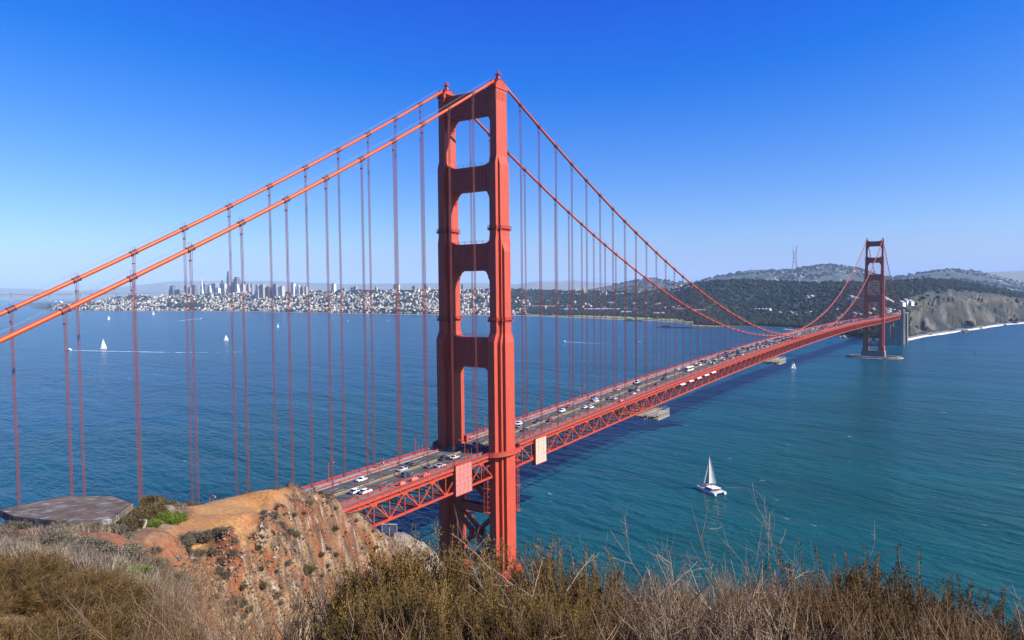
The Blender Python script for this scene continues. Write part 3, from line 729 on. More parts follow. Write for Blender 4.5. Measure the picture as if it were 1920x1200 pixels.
def strip(mb, xa, xb, dz, ya, yb, mi=0, th=None, step=15.24):
    n = max(1, int(round((yb-ya)/step))); ys = np.linspace(ya, yb, n+1)
    if th is None:
        mb.add([p for y in ys for p in ((xa, y, deck_z(y)+dz), (xb, y, deck_z(y)+dz))], [(2*k, 2*k+1, 2*k+3, 2*k+2) for k in range(n)], mi)
    else:
        mb.loft([[(xa, y, deck_z(y)+dz-th), (xb, y, deck_z(y)+dz-th), (xb, y, deck_z(y)+dz), (xa, y, deck_z(y)+dz)] for y in ys], mi)
rd = MB()
strip(rd, -9.45, 9.45, 0, Y0-300, Y1+60, 0, .35)
for x in (-6.1, -3.05, 3.35, 6.4):
    for y in np.arange(-340, 1640, 14.6): strip(rd, x-.07, x+.07, .004, y, y+3.6, 1)
strip(rd, .62, .78, .004, Y0, Y1, 2); strip(rd, -.42, -.30, .004, Y0, Y1, 2)
rd.build('roadway', [m_asphalt, m_white, m_yellow], bridge)
md = MB()                                                     # movable median: low pale blocks with a yellow top stripe
for y in np.arange(-300, 900, 1.15):
    md.box((.16, y, deck_z(y)+.28), (.12, .46, .28), 0, top=(.5, 1))
strip(md, .08, .24, .60, -300, 900, 1, .05)
md.build('median_barrier', [mat('median_concrete', (.15, .14, .12), (.10, .095, .085), 1.2, rough=.85), m_yellow], bridge)
for s in (1, -1):
    w = MB()
    for a, b in ((Y0, -11.2), (11.2, LSPAN-11.2), (LSPAN+11.2, Y1)):
        if s > 0: strip(w, 9.9, 14.3, .20, a, b, 0, .25)
        else: strip(w, -14.3, -9.9, .20, a, b, 0, .25)
    strip(w, s*9.47-.1, s*9.47+.1, .20, Y0, Y1, 0, .4)
    w.build('sidewalk', m_walk if s < 0 else mat('darker_sidewalk', (.16, .15, .14), (.10, .095, .09), .5, rough=.9), bridge)  # near-side walk gets a darker tone than the far-side one
    r = MB()
    x = s*14.35
    for a, b in ((Y0, -10.9), (10.9, LSPAN-10.9), (LSPAN+10.9, Y1)):
        strip(r, x-.06, x+.06, 1.42, a, b, 0, .14); strip(r, x-.05, x+.05, .42, a, b, 0, .10); strip(r, x-.10, x+.10, .12, a, b, 0, .75)
        n = int((b-a)/3.81)
        for k in range(n+1):
            y = a+(b-a)*k/n; r.box((x, y, deck_z(y)+.75), (.10, .13, .72))
        for y in np.arange(a, min(b, 700), .30): r.box((x, y, deck_z(y)+.85), (.025, .055, .50))
        if b > 700: strip(r, x-.02, x+.02, 1.3, max(a, 700), b, 0, .85)
    # inner guard rail beside the traffic
    xi = s*9.75
    for a, b in ((Y0, -9), (9, LSPAN-9), (LSPAN+9, Y1)):
        strip(r, xi-.07, xi+.07, .95, a, b, 0, .30); strip(r, xi-.05, xi+.05, .55, a, b, 0, .12)
        for y in np.arange(a, min(b, 900), 3.81): r.box((xi, y, deck_z(y)+.5), (.07, .09, .48))
    r.build('railing', m_rail, bridge)

# ---- concrete pylons, arch and approach at the far shore
def pylon(y, hx, hy, zt, xo=15.5):
    mb = MB()
    for s in (-1, 1):
        mb.loft([[(s*xo-hx*f, y-hy*f, z), (s*xo+hx*f, y-hy*f, z), (s*xo+hx*f, y+hy*f, z), (s*xo-hx*f, y+hy*f, z)] for f, z in ((1.12, -2), (1.08, 12), (1.0, 40), (.94, 70), (.9, zt-4), (.78, zt-3.5), (.7, zt))])
        for k in (-1, 0, 1): mb.box((s*xo+k*hx*.5, y-hy*1.0, 40), (.35, .5, 30))
    return mb
mb = MB(); XC, AW = -2.5, 5.3
top = [(XC+AW*math.cos(t), 44+7*math.sin(t)) for t in np.linspace(math.pi, 0, 13)]
mb.box(((-25+XC-AW)/2, 1628, 28), ((XC-AW+25)/2, 6, 30)); mb.box(((18.6+XC+AW)/2, 1628, 28), ((18.6-XC-AW)/2, 6, 30))
mb.loft([[(x, 1622.01, z) for x, z in top]+[(XC+AW, 1622.01, 57.9), (XC-AW, 1622.01, 57.9)], [(x, 1633.9, z) for x, z in top]+[(XC+AW, 1633.9, 57.9), (XC-AW, 1633.9, 57.9)]])
mb.box((-3, 1628, 58.7), (22.4, 6.5, .8)); mb.box((-3, 1621.8, 8), (22.3, .3, 8)); mb.box((XC, 1630, 21), (AW, .8, .8))
for k in range(6): mb.box((8+k*1.9, 1621.9, 34), (.28, .25, 22))
mb.box((-1, 1650, 20), (18, 10, 22))
mb.build('anchorage_wall', m_pylon, bridge)
for y in (1624.5, 1647):
    mb = MB()
    for s in (-1, 1):
        mb.loft([[(s*17.6-2.9*f, y-3.6*f, z), (s*17.6+2.9*f, y-3.6*f, z), (s*17.6+2.9*f, y+3.6*f, z), (s*17.6-2.9*f, y+3.6*f, z)] for f, z in ((1.3, -2), (1.25, 10), (1.1, 40), (1.0, 74), (.96, 80), (.8, 80.4), (.76, 83))])
        mb.box((s*19.4, y, 38), (1.6, 1.5, 36))
    mb.build('pylon', m_pylon, bridge)
pylon(1722, 5.0, 7, 52).build('pylon', m_pylon, bridge)
am = MB()                                                     # steel arch over the fort between the pylons
for s in (-1, 1):
    ya = np.linspace(1640, 1714, 13); za = [22+40*(1-((y-1677)/37)**2)**.5*.95 if abs(y-1677) < 37 else 22 for y in ya]
    for k in range(12):
        am.beam((s*12, ya[k], za[k]), (s*12, ya[k+1], za[k+1]), .9, 1.4); am.beam((s*12, ya[k], za[k]), (s*12, ya[k], 69), .5, .5, up=(0, 1, 0))
    am.beam((s*12, 1638, 66.5), (s*12, 1716, 66.0), .9, 1.6)
am.build('arch', m_steel, bridge)
ap = MB(); strip(ap, -13, 13, -.36, Y1, Y1+210, 0, 1.6); 
for y in (1760, 1800): ap.box((0, y, 34), (9, 1.6, 34))
ap.build('approach_span', m_pylon, bridge)

# ---- containment screens hung on the truss, work platforms below the deck
def screen(y0, y1, label, c1, c2):
    t = empty('work_screen', (14.2, (y0+y1)/2, 60.6)); tag(t, label, 'work screen')
    h = (y1-y0)/2; mb = MB(); n, k = 14, 16
    V = [(.95+.05*math.sin(i*1.9+j*.7)+.03*math.sin(j*2.3), -h+2*h*i/n, 11.6*j/k) for j in range(k+1) for i in range(n+1)]
    mb.add(V, [(j*(n+1)+i, j*(n+1)+i+1, (j+1)*(n+1)+i+1, (j+1)*(n+1)+i) for j in range(k) for i in range(n)])
    for i in range(5): mb.box((1.02, -h+2*h*i/4, 5.8), (.035, .03, 5.8))
    for j in range(9): mb.box((1.02, 0, 11.6*j/8), (.03, h, .03))
    mb.build('sheeting', mat('sheet_'+c1[0], c1[1], c2, .8, rough=.75), t)
    s = MB(); s.box((0, -h, 5.8), (.95, .06, 5.8)); s.build('side_panel', m_steel, t); s = MB(); s.box((0, h, 5.8), (.95, .06, 5.8)); s.build('side_panel', m_steel, t)
    fr = MB(); fr.box((.1, 0, -.1), (1.05, h+.1, .12)); fr.box((.1, 0, 11.75), (1.05, h+.1, .12)); fr.box((-.9, -h-.1, 5.8), (.06, .06, 5.9)); fr.box((-.9, h+.1, 5.8), (.06, .06, 5.9)); fr.build('frame', m_steel, t)
    return t
screen(-33.5, -23.3, 'pink gridded sheet screen on the truss left of the near tower', ('pink', (.40, .145, .13)), (.35, .115, .105))
screen(24.6, 33.8, 'pale beige sheet screen on the truss right of the near tower', ('beige', (.43, .34, .28)), (.37, .29, .235))
def platform(y0, y1, label, drop=15.5):
    zt = bot_chord((y0+y1)/2); t = empty('work_platform', (8, (y0+y1)/2, zt-5)); tag(t, label, 'scaffold', 'scaffold platforms hung below the deck')
    h = (y1-y0)/2; d = MB(); f = MB(); n = MB()
    d.box((0, -h*.2, 3.0), (9, h*.8, .12)); d.box((3, h*.35, .5), (7.5, h*.62, .12)); d.box((4, h*.5, -2.2), (6.5, h*.45, .12))
    for x in (-4, 0, 4, 9.5):
        for k in range(9): f.box((x, -h*.9+k*h*.22, 2.0), (.07, .07, 3.2))
    for z in (1.2, 4.0): 
        for x in (-4, 9.5): f.box((x, -h*.05, z), (.06, h*.88, .06))
    for k in range(9):
        for z in (-2, -.6, .8, 2.2): n.box((10.6, h*.05+k*h*.105, z-.25*0), (.05, .05, .9))
    for j in range(6): n.box((10.62, h*.47, -2.4+j*.95), (.05, h*.47, .09)); n.box((4, h*.97, -2.4+j*.95), (6.4, .05, .09))
    for j in range(4): n.box((10.5, -h*.45, 2.6+j*.55), (.05, h*.4, .05))
    d.build('deck_board', mat('scaffold_boards', (.26, .21, .17), (.17, .12, .09), .8, rough=.85), t); f.build('frame', m_grey, t); n.build('guard_mesh', mat('pale_guard', (.42, .41, .38), rough=.6), t)
    return t
platform(139, 179, 'nearer pale scaffold platform hanging under the bridge deck'); platform(428, 488, 'farther pale scaffold platform hanging under the bridge deck by a small sailboat')
m_tarp = mat('white_tarp', (.48, .475, .455), (.40, .39, .375), .6, rough=.7)
for k, y in enumerate((213, 229, 245, 261, 277)):
    mb = MB(); z = top_chord(y)-1.1; n = 10
    V = [(14.0+1.1*j, y-4.6+9.2*i/n, z+.8-.75*j+.22*math.sin(i*1.7+k)) for j in range(2) for i in range(n+1)]
    V += [(p[0], p[1], p[2]-.14) for p in V]; m0 = n+1
    F = [(i, i+1, m0+i+1, m0+i) for i in range(n)]+[(2*m0+i, 3*m0+i, 3*m0+i+1, 2*m0+i+1) for i in range(n)]+[(m0+i, m0+i+1, 3*m0+i+1, 3*m0+i) for i in range(n)]+[(i+1, i, 2*m0+i, 2*m0+i+1) for i in range(n)]
    mb.add(V, F); o = mb.build('tarpaulin', m_tarp)
    tag(o, 'white tarpaulin strip along the truss, %s of five counted from the near tower' % ORD[k+1], 'tarpaulin', 'white tarpaulins on the truss')
# pink covered bundles and a crate stacked on the near sidewalk
for k, (y, L) in enumerate(((-60.5, 2.6), (-54, 3.2), (-47.5, 3.4), (121, 3.0), (-101, 3.6))):
    mb = MB(); z = deck_z(y)+.21
    mb.loft([[(-.6*f+12.1, y-L/2*f, z+h), (.6*f+12.1, y-L/2*f, z+h), (.62*f+12.1, y, z+h*1.08), (.6*f+12.1, y+L/2*f, z+h), (-.6*f+12.1, y+L/2*f, z+h), (-.62*f+12.1, y, z+h*1.08)] for f, h in ((1, 0), (1.03, .8), (.9, 1.15), (.55, 1.25))])
    o = mb.build('covered_bundle', mat('pink_cover', (.55, .16, .13), (.48, .12, .10), 1.5, rough=.7) if k != 4 else mat('red_white_cover', (.62, .20, .16), (.72, .6, .55), .9, rough=.6))
    tag(o, ['pink wrapped bundle on the near sidewalk, closest to the cliff but one', 'pink wrapped bundle in the middle of three on the near sidewalk', 'pink wrapped bundle on the near sidewalk nearest the pink screen', 'pink wrapped bundle on the sidewalk well beyond the near tower', 'red and white crate on the sidewalk at the cliff edge'][k], 'bundle')
# ================================================================ THE CITY AND THE PARK ON THE FAR SHORE
def pix(P): return img(np.atleast_2d(P))
m_house = mat('house_walls', (1, 1, 1), (.86, .86, .86), .05, rough=.85, vcol=True, coord='World')
HC = np.array([(.62, .59, .54), (.55, .52, .47), (.66, .64, .60), (.48, .43, .37), (.40, .36, .33), (.58, .50, .41), (.36, .37, .39), (.52, .40, .33), (.70, .69, .66)])
def houses_np(P, half, hgt, rz, col, roofcol):
    """many gabled or flat houses as arrays: walls + low hip roof, 9 verts"""
    n = len(P); c, s = np.cos(rz), np.sin(rz)
    co = np.array([(-1, -1), (1, -1), (1, 1), (-1, 1)], float); V = np.zeros((n, 12, 3)); C = np.zeros((n, 12, 3))
    for k in range(4):
        x = co[k, 0]*half[:, 0]; y = co[k, 1]*half[:, 1]
        V[:, k, 0] = P[:, 0]+x*c-y*s; V[:, k, 1] = P[:, 1]+x*s+y*c; V[:, k, 2] = P[:, 2]-6
        V[:, 4+k] = V[:, k]; V[:, 4+k, 2] = P[:, 2]+hgt; V[:, 8+k] = V[:, 4+k]
        f = .35; V[:, 8+k, 0] = P[:, 0]+(x*c*f-y*s*f); V[:, 8+k, 1] = P[:, 1]+(x*s*f+y*c*f); V[:, 8+k, 2] = P[:, 2]+hgt+np.minimum(half[:, 0], half[:, 1])*.30
    C[:, :8] = col[:, None]; C[:, 8:] = roofcol[:, None]
    q = np.array([(0, 1, 5, 4), (1, 2, 6, 5), (2, 3, 7, 6), (3, 0, 4, 7), (4, 5, 9, 8), (5, 6, 10, 9), (6, 7, 11, 10), (7, 4, 8, 11), (8, 9, 10, 11)])
    F = (q[None]+12*np.arange(n)[:, None, None]).reshape(-1, 4)
    return V, C, F
def scatter(n, px0, px1, l0, l1, dens=None, seed=0):
    r = np.random.default_rng(seed); px = r.uniform(px0, px1, n*3); ly = r.uniform(l0, l1, n*3)
    P = land_at(px, ly); keep = P[:, 2] > 1.5
    if dens is not None: keep &= r.random(len(px)) < dens(px, ly, P)
    i = np.where(keep)[0][:n]; return px[i], ly[i], P[i]
def green_at(px, ly, P):   # wooded pockets inside the city
    g = np.exp(-((px-350)/38)**2)*np.exp(-((ly-2.45)/.55)**2)*1.4+np.exp(-((px-735)/55)**2)*np.exp(-((ly-1.95)/.35)**2)*1.2+np.exp(-((px-690)/20)**2)*np.exp(-((ly-3.95)/.12)**2)*1.3
    g = g+np.exp(-((px-250)/14)**2)*np.exp(-((ly-3.9)/.2)**2)*1.2+sm(880, 990, px)*.75*sm(2.1, 2.6, ly)+.28*sm(.5, .75, fbm(P[:, 0]/140, P[:, 1]/140, 3, 66)+.5)
    return np.clip(g, 0, 1)
px, ly, P = scatter(6600, 95, 985, 1.35, 4.15, lambda a, b, c: (1-green_at(a, b, c))*(.75+.25*sm(120, 240, a))*(.6+.4*sm(.40, .58, fbm(c[:, 0]/75, c[:, 1]/75, 3, 23)+.5)), 5)
px2, ly2, Pb = scatter(420, 1040, 1300, 3.75, 5.3, lambda a, b, c: sm(.42, .55, fbm(c[:, 0]/300, c[:, 1]/300, 3, 8)+.5), 6)
px3, ly3, Pc = scatter(330, 1320, 1990, 5.1, 5.9, lambda a, b, c: sm(.46, .58, fbm(c[:, 0]/500, c[:, 1]/500, 3, 9)+.5)*.9, 7)
P = np.concatenate([P, Pb, Pc]); px = np.concatenate([px, px2, px3]); ly = np.concatenate([ly, ly2, ly3]); n = len(P)
r = np.random.default_rng(12)
half = np.stack([r.uniform(3.0, 6.3, n), r.uniform(4, 9, n)], -1)*(1+.35*(ly[:, None] > 4.9))
hgt = r.uniform(6, 11, n)*(1+1.1*(r.random(n) < .12)); rz = math.radians(9)+r.choice([0, math.pi/2], n)+r.normal(0, .12, n)
ci = r.integers(0, len(HC), n); hc = HC[ci]*np.array((.78, .74, .66))*r.uniform(.45, 1.15, (n, 1)); rc = np.where(r.random((n, 1)) < .5, np.array([.30, .28, .27]), hc*.75)
V, C, F = houses_np(P, half, hgt, rz, hc, rc)
dist = np.linalg.norm(P-CAM, axis=1); ap = (half.max(1)+hgt)/dist; big = np.argsort(-ap)[:300]
isb = np.zeros(n, bool); isb[big] = True
m = np.where(~isb)[0]
F9 = F.reshape(n, 9, 4)
idx = (np.arange(len(m))*12)[:, None, None]+(F9[m]-(m*12)[:, None, None])
o = np_mesh('houses', V[m].reshape(-1, 3), idx.reshape(-1, 4), m_house, col=C[m].reshape(-1, 3))
tag(o, 'dense pale houses covering the city hills across the bay', 'houses', kind='stuff')
for i in big:
    o = np_mesh('house', V[i]-P[i], F9[i]-i*12, m_house, col=C[i]); o.location = P[i]
    tag(o, 'tiny pale house among the crowded city slopes across the bay', 'house', 'small houses on the far city slopes')

# ---- individual towers and larger blocks of the skyline
def m_facade(name, c, glass, sx, sz):
    if name in MATS: return MATS[name]
    m = bpy.data.materials.new(name); m.use_nodes = True; t = m.node_tree; N = t.nodes; L = t.links; b = N['Principled BSDF']; b.inputs['Roughness'].default_value = .5
    tc = N.new('ShaderNodeTexCoord'); sp = N.new('ShaderNodeSeparateXYZ'); L.new(tc.outputs['Object'], sp.inputs[0]); a = N.new('ShaderNodeMath'); L.new(sp.outputs[0], a.inputs[0]); L.new(sp.outputs[1], a.inputs[1])
    cb = N.new('ShaderNodeCombineXYZ'); L.new(a.outputs[0], cb.inputs[0]); L.new(sp.outputs[2], cb.inputs[1]); br = N.new('ShaderNodeTexBrick'); br.offset = 0
    br.inputs['Scale'].default_value = 1; br.inputs['Brick Width'].default_value = sx; br.inputs['Row Height'].default_value = sz; br.inputs['Mortar Size'].default_value = min(sx, sz)*.22
    br.inputs['Color1'].default_value = (*glass, 1); br.inputs['Color2'].default_value = (*[g*1.3 for g in glass], 1); br.inputs['Mortar'].default_value = (*c, 1)
    L.new(cb.outputs[0], br.inputs['Vector']); L.new(br.outputs[0], b.inputs['Base Color']); MATS[name] = m; return m
FAC = {'dark': m_facade('dark_tower_face', (.13, .13, .14), (.05, .055, .07), 6, 4), 'blue': m_facade('blue_glass_face', (.22, .24, .27), (.09, .12, .17), 7, 4),
       'pale': m_facade('pale_tower_face', (.46, .43, .38), (.25, .23, .22), 6, 4), 'white': m_facade('white_tower_face', (.56, .545, .51), (.38, .37, .36), 6, 4), 'tan': m_facade('tan_tower_face', (.34, .27, .22), (.18, .15, .135), 6, 4)}
ADJ = {'dark': 'dark', 'blue': 'blue grey glass', 'pale': 'pale', 'white': 'white', 'tan': 'tan'}
def tower_at(x0, x1, ytop, d, f, label, shape='slab', name='office_tower', cat='skyscraper'):
    xm = (x0+x1)/2; B = at_d(xm, 560, d); T = at_d(xm, ytop, d); w = (x1-x0)*d/FPX*.9; gx = B.copy(); gx[2] = 2
    t = empty(name, (gx[0], gx[1], 2), YAW*.4); h = T[2]-2; mb = MB(); cr = MB()
    if shape == 'slab':
        mb.box((0, 0, h*.48), (w*.5, w*.55, h*.48)); cr.box((0, 0, h*.98), (w*.34, w*.36, h*.021))
    elif shape == 'step':
        mb.box((0, 0, h*.40), (w*.5, w*.5, h*.40)); mb.box((0, 0, h*.88), (w*.36, w*.38, h*.08)); cr.box((0, 0, h*.98), (w*.2, w*.2, h*.02))
    elif shape == 'pyramid':
        mb.loft([[(-a, -a, z), (a, -a, z), (a, a, z), (-a, a, z)] for a, z in ((w*.56, 0), (w*.12, h*.80))]); cr.loft([[(-a, -a, z), (a, -a, z), (a, a, z), (-a, a, z)] for a, z in ((w*.115, h*.80), (w*.03, h))])
        for s in (-1, 1): mb.box((s*w*.27, 0, h*.40), (w*.07, w*.14, h*.26))
    elif shape == 'round':
        pr = ((1, 0), (1, .55), (.96, .75), (.86, .88), (.68, .955), (.4, .99))
        sq = lambda a, z: [(a*math.copysign(abs(math.cos(u))**.55, math.cos(u)), a*math.copysign(abs(math.sin(u))**.55, math.sin(u)), z) for u in np.linspace(0, 2*math.pi, 20, endpoint=False)]
        mb.loft([sq(w*.56*a, h*z) for a, z in pr[:4]]); cr.loft([sq(w*.56*a, h*z) for a, z in pr[3:]])
    elif shape == 'fold':
        k = [(-.5, -.5), (-.2, -.56), (0, -.5), (.2, -.56), (.5, -.5), (.56, 0), (.5, .5), (-.5, .5), (-.56, 0)]
        mb.prism([(a*w, b*w) for a, b in k], 0, h*.82); mb.prism([(a*w*.74+w*.1, b*w*.8) for a, b in k], h*.82, h*.93); cr.prism([(a*w*.45+w*.12, b*w*.6) for a, b in k], h*.93, h)
    mb.build('body', FAC[f], t); cr.build('crown', FAC[f] if shape != 'slab' else m_grey, t)
    tag(t, label, cat, 'towers of the downtown skyline' if cat == 'skyscraper' else 'tall apartment blocks on the city ridge')
DT = [(319, 330, 535, 6900, 'dark', 'step', 'dark slab tower standing apart at the left end of downtown'), (331.5, 344, 542.5, 6900, 'dark', 'slab', 'low wide dark block just right of the leftmost downtown tower'),
 (347, 354, 534, 7100, 'blue', 'slab', 'slim grey tower between the low dark block and the dark square tower'), (354, 361, 538, 7000, 'white', 'slab', 'small white tower leaning against the slim grey one'), (361, 370, 533.7, 7000, 'dark', 'step', 'dark square tower just left of the pyramid shaped skyscraper'),
 (375, 383, 517.5, 6800, 'white', 'pyramid', 'white pyramid shaped skyscraper tapering to a needle'), (381, 388.7, 532, 7200, 'dark', 'slab', 'dark slab tower right behind the pyramid shaped skyscraper'), (390, 397, 534, 6900, 'pale', 'step', 'pale stepped tower second right of the pyramid'),
 (397, 412, 531.5, 7300, 'blue', 'slab', 'broad blue grey block in the middle of downtown'), (406, 413, 539, 6700, 'white', 'slab', 'white block in front of the broad blue grey one'), (413, 420, 530, 7100, 'dark', 'step', 'dark stepped tower left of the slim glass one'),
 (416.7, 421, 524.7, 7400, 'blue', 'slab', 'slim dark glass tower left of the tallest skyscraper'), (418, 425, 530.5, 6900, 'pale', 'slab', 'pale tower with broad face left of the tallest skyscraper'), (426.7, 434.5, 507.3, 7300, 'blue', 'round', 'tallest glass skyscraper with a rounded tapering top'),
 (432, 441, 535, 6900, 'blue', 'slab', 'blue block at the foot of the tallest skyscraper'), (437.3, 451, 519.3, 6800, 'dark', 'fold', 'massive dark faceted skyscraper right of the tallest one'), (441.7, 449, 532.5, 6500, 'white', 'step', 'white tower in front of the massive dark skyscraper'),
 (452, 459, 531.5, 6700, 'white', 'slab', 'white slab right of the massive dark skyscraper'), (458.3, 462.6, 528, 6900, 'dark', 'step', 'narrow dark tower with a small cap right of the white slab'), (463, 470, 532, 6800, 'tan', 'step', 'tan tower with stepped top at the right side of downtown'),
 (470, 476, 532.5, 7000, 'blue', 'slab', 'grey tower ending the dense part of downtown')]
for x0, x1, yt, d, f, sh, lb in DT: tower_at(x0, x1, yt, d, f, lb, sh)
AP = [(480, 487.5, 533.5, 'pale', 'step', 'pale block with shaded side, first after the downtown gap'), (488.5, 498, 533, 'tan', 'slab', 'tan wide block, second after the downtown gap'), (501, 507, 535.8, 'dark', 'slab', 'small dark block behind the hanging ropes'), (511, 524, 531.7, 'blue', 'step', 'wide grey hotel with a domed cap'),
 (525, 533, 535.8, 'pale', 'slab', 'pale low block right of the wide grey hotel'), (546.8, 554, 530, 'white', 'slab', 'tall plain white slab on the hill crest'), (557, 563.3, 533.3, 'pale', 'step', 'pale tower right of the tall plain white slab'), (565, 571.5, 536.7, 'tan', 'slab', 'low tan block in the middle of the ridge'),
 (572, 577.5, 536.5, 'white', 'slab', 'white block ending the row on the hill crest'), (622, 629.6, 531, 'white', 'slab', 'lone tall white tower on the middle ridge'), (642, 649, 540, 'blue', 'slab', 'low blue block left of the pinkish ones'), (658.5, 664, 538, 'dark', 'slab', 'dark block beside the pinkish one'),
 (664, 670, 536.4, 'tan', 'slab', 'pinkish tan block on the middle ridge'), (703, 709, 537, 'pale', 'step', 'pale stepped block right of the ridge trees'), (739, 745, 533, 'tan', 'slab', 'tan tower paired with a white one'), (744, 749.5, 532, 'white', 'slab', 'white tower paired with the tan one'),
 (773.5, 779.5, 535.5, 'dark', 'slab', 'dark small tower left of the big tower leg'), (795, 801, 532, 'dark', 'step', 'dark stepped tower close to the big tower leg'), (798.5, 806, 538, 'white', 'slab', 'bright white block close to the big tower leg'), (865.5, 870, 532, 'blue', 'slab', 'lone blue tower seen through the portal'),
 (690, 697, 547, 'white', 'slab', 'white slab halfway down the slope under the ridge trees'), (715, 722, 545, 'pale', 'slab', 'pale block on the slope right of the ridge trees'), (600, 607, 544, 'blue', 'slab', 'grey block low on the ridge left of the lone white tower'), (781, 788, 541, 'pale', 'slab', 'pale low block below the dark small tower')]
for x0, x1, yt, f, sh, lb in AP: tower_at(x0, x1, yt, 5650, f, lb, sh, 'apartment_block', 'apartment tower')

# ---- long cream pier sheds, cruise ship and shore buildings
def shed(x0, x1, ybase, lb, hgt=11, dep=28, roof=(.34, .13, .09), wall=(.62, .56, .46), name='pier_shed', group='pier sheds on the city waterfront'):
    A = at_z(x0, ybase, 2.); B = at_z(x1, ybase, 2.); c = (A+B)/2; u = B-A; L = np.linalg.norm(u[:2]); t = empty(name, (c[0], c[1], 2.), math.atan2(u[1], u[0])); mb = MB(); mb.box((0, dep/2, hgt/2-2), (L/2, dep/2, hgt/2+2))
    mb.build('wall', mat('shed_wall_%.2f' % wall[0], wall, tuple(c*.8 for c in wall), .03, rough=.85), t)
    rf = MB(); rf.loft([[(-L/2-.6, -.8, hgt), (-L/2-.6, dep/2, hgt+4), (-L/2-.6, dep+.8, hgt), (-L/2-.6, dep/2, hgt-.6)], [(L/2+.6, -.8, hgt), (L/2+.6, dep/2, hgt+4), (L/2+.6, dep+.8, hgt), (L/2+.6, dep/2, hgt-.6)]])
    rf.build('roof', mat('shed_roof_%.2f' % roof[0], roof, tuple(c*.75 for c in roof), .05, rough=.85), t); dr = MB()
    for k in range(max(3, int(L/14))): dr.box((-L/2+7+k*14, -.15, 3), (2.6, .2, 3))
    if L > 30: dr.build('door', m_dark, t)['kind'] = 'stuff'
    tag(t, lb, 'shed', group); return t
shed(298, 318, 582.5, 'short cream pier shed at the left of three below the wooded point'); shed(321, 388, 582, 'long cream pier shed in the middle of three below the wooded point'); shed(390, 417, 582.5, 'stubby pale pier shed at the right of three below the wooded point', wall=(.56, .52, .46))
for k, (x0, x1, yb, lb, wl) in enumerate(((990, 1062, 577, 'long pale barracks row with red roof left of the lawn', (.52, .47, .40)), (1052, 1080, 583, 'white hangar at the left end of the lawn', (.70, .68, .64)), (1098, 1160, 583, 'long low grey hangar with bluish roof behind the lawn', (.36, .37, .40)), (1165, 1182, 588.5, 'low pale shore hut along the middle of the lawn', (.60, .58, .55)),
     (1270, 1296, 583, 'cream hall with gable roof above the cove', (.58, .53, .44)), (1300, 1322, 586, 'brick red building right of the cove hall', (.42, .23, .17)), (1226, 1245, 591, 'group of white boat houses at the lawn edge', (.66, .64, .60)), (1195, 1207, 589.5, 'small white hut beside the boat houses', (.70, .69, .66)),
     (967, 985, 582, 'tan block at the shore right of the tower leg', (.45, .36, .28)), (1140, 1150, 570, 'pale building in the trees above the grey hangar', (.62, .58, .52)))):
    A = shed(x0, x1, yb, lb, hgt=9 if x1-x0 > 15 else 6, dep=16, roof=((.34, .13, .09) if k in (0, 4, 5) else (.40, .41, .43)), wall=wl, name='shore_building', group='buildings behind the shore lawn')
    q = land_at((x0+x1)/2, lay_for_py((x0+x1)/2, yb, 1.1, 3.5))[0]
    dd = np.array(A.location)-q; A.location = (q[0], q[1], q[2])
def gabled(px, py, w, d_, h, lb, grp, wall=(.68, .66, .62)):
    q = land_at(px, lay_for_py(px, py, 1.2, 4.0))[0]; t = empty('cottage', (q[0], q[1], q[2]), YAW+.5); a = MB(); a.box((0, 0, h/2-1.5), (w/2, d_/2, h/2+1.5)); a.build('wall', mat('cottage_wall_%.2f' % wall[0], wall, rough=.8), t)
    b = MB(); b.loft([[(x, -d_/2-.5, h), (x, 0, h+w*.42), (x, d_/2+.5, h), (x, 0, h-.3)] for x in (-w/2-.5, w/2+.5)]); b.build('roof', mat('cottage_roof', (.30, .28, .27), (.22, .2, .2), .3, rough=.9), t)
    tag(t, lb, 'house', grp)
for k in range(5): gabled(1417+k*6.4, 584.5, 11, 14, 9, 'white gabled house, %s of five in a row among the park trees' % ORD[k+1], 'row of white gabled houses in the park')
rr = np.random.default_rng(31)
for k in range(46):
    x = rr.uniform(1460, 1690); y = rr.uniform(584, 602); gabled(x, y, rr.uniform(7, 12), rr.uniform(9, 18), rr.uniform(4, 7), 'low pale park building half hidden in trees near the far toll plaza', 'scattered buildings near the far end of the bridge', wall=(.45, .42, .38) if k % 2 else (.62, .59, .54))
for k, (x, y) in enumerate(((1640, 568), (1648, 571), (1660, 566), (1668, 571), (1596, 563), (1604, 566), (1515, 563), (1522, 561), (1698, 571), (1690, 574), (1706, 572))):
    gabled(x, y, 16, 22, 11, 'pale park residence showing between dark trees behind the far tower', 'pale residences in the wooded ridge', wall=(.62, .56, .47))
for k in range(30):
    x = rr.uniform(965, 1300); y = rr.uniform(566, 584); gabled(x, y, rr.uniform(9, 15), rr.uniform(12, 22), rr.uniform(6, 10), 'pale building tucked into trees between the lawn and the wooded ridge', 'buildings in the trees behind the lawn', wall=(.58, .52, .45) if k % 3 else (.40, .25, .20))
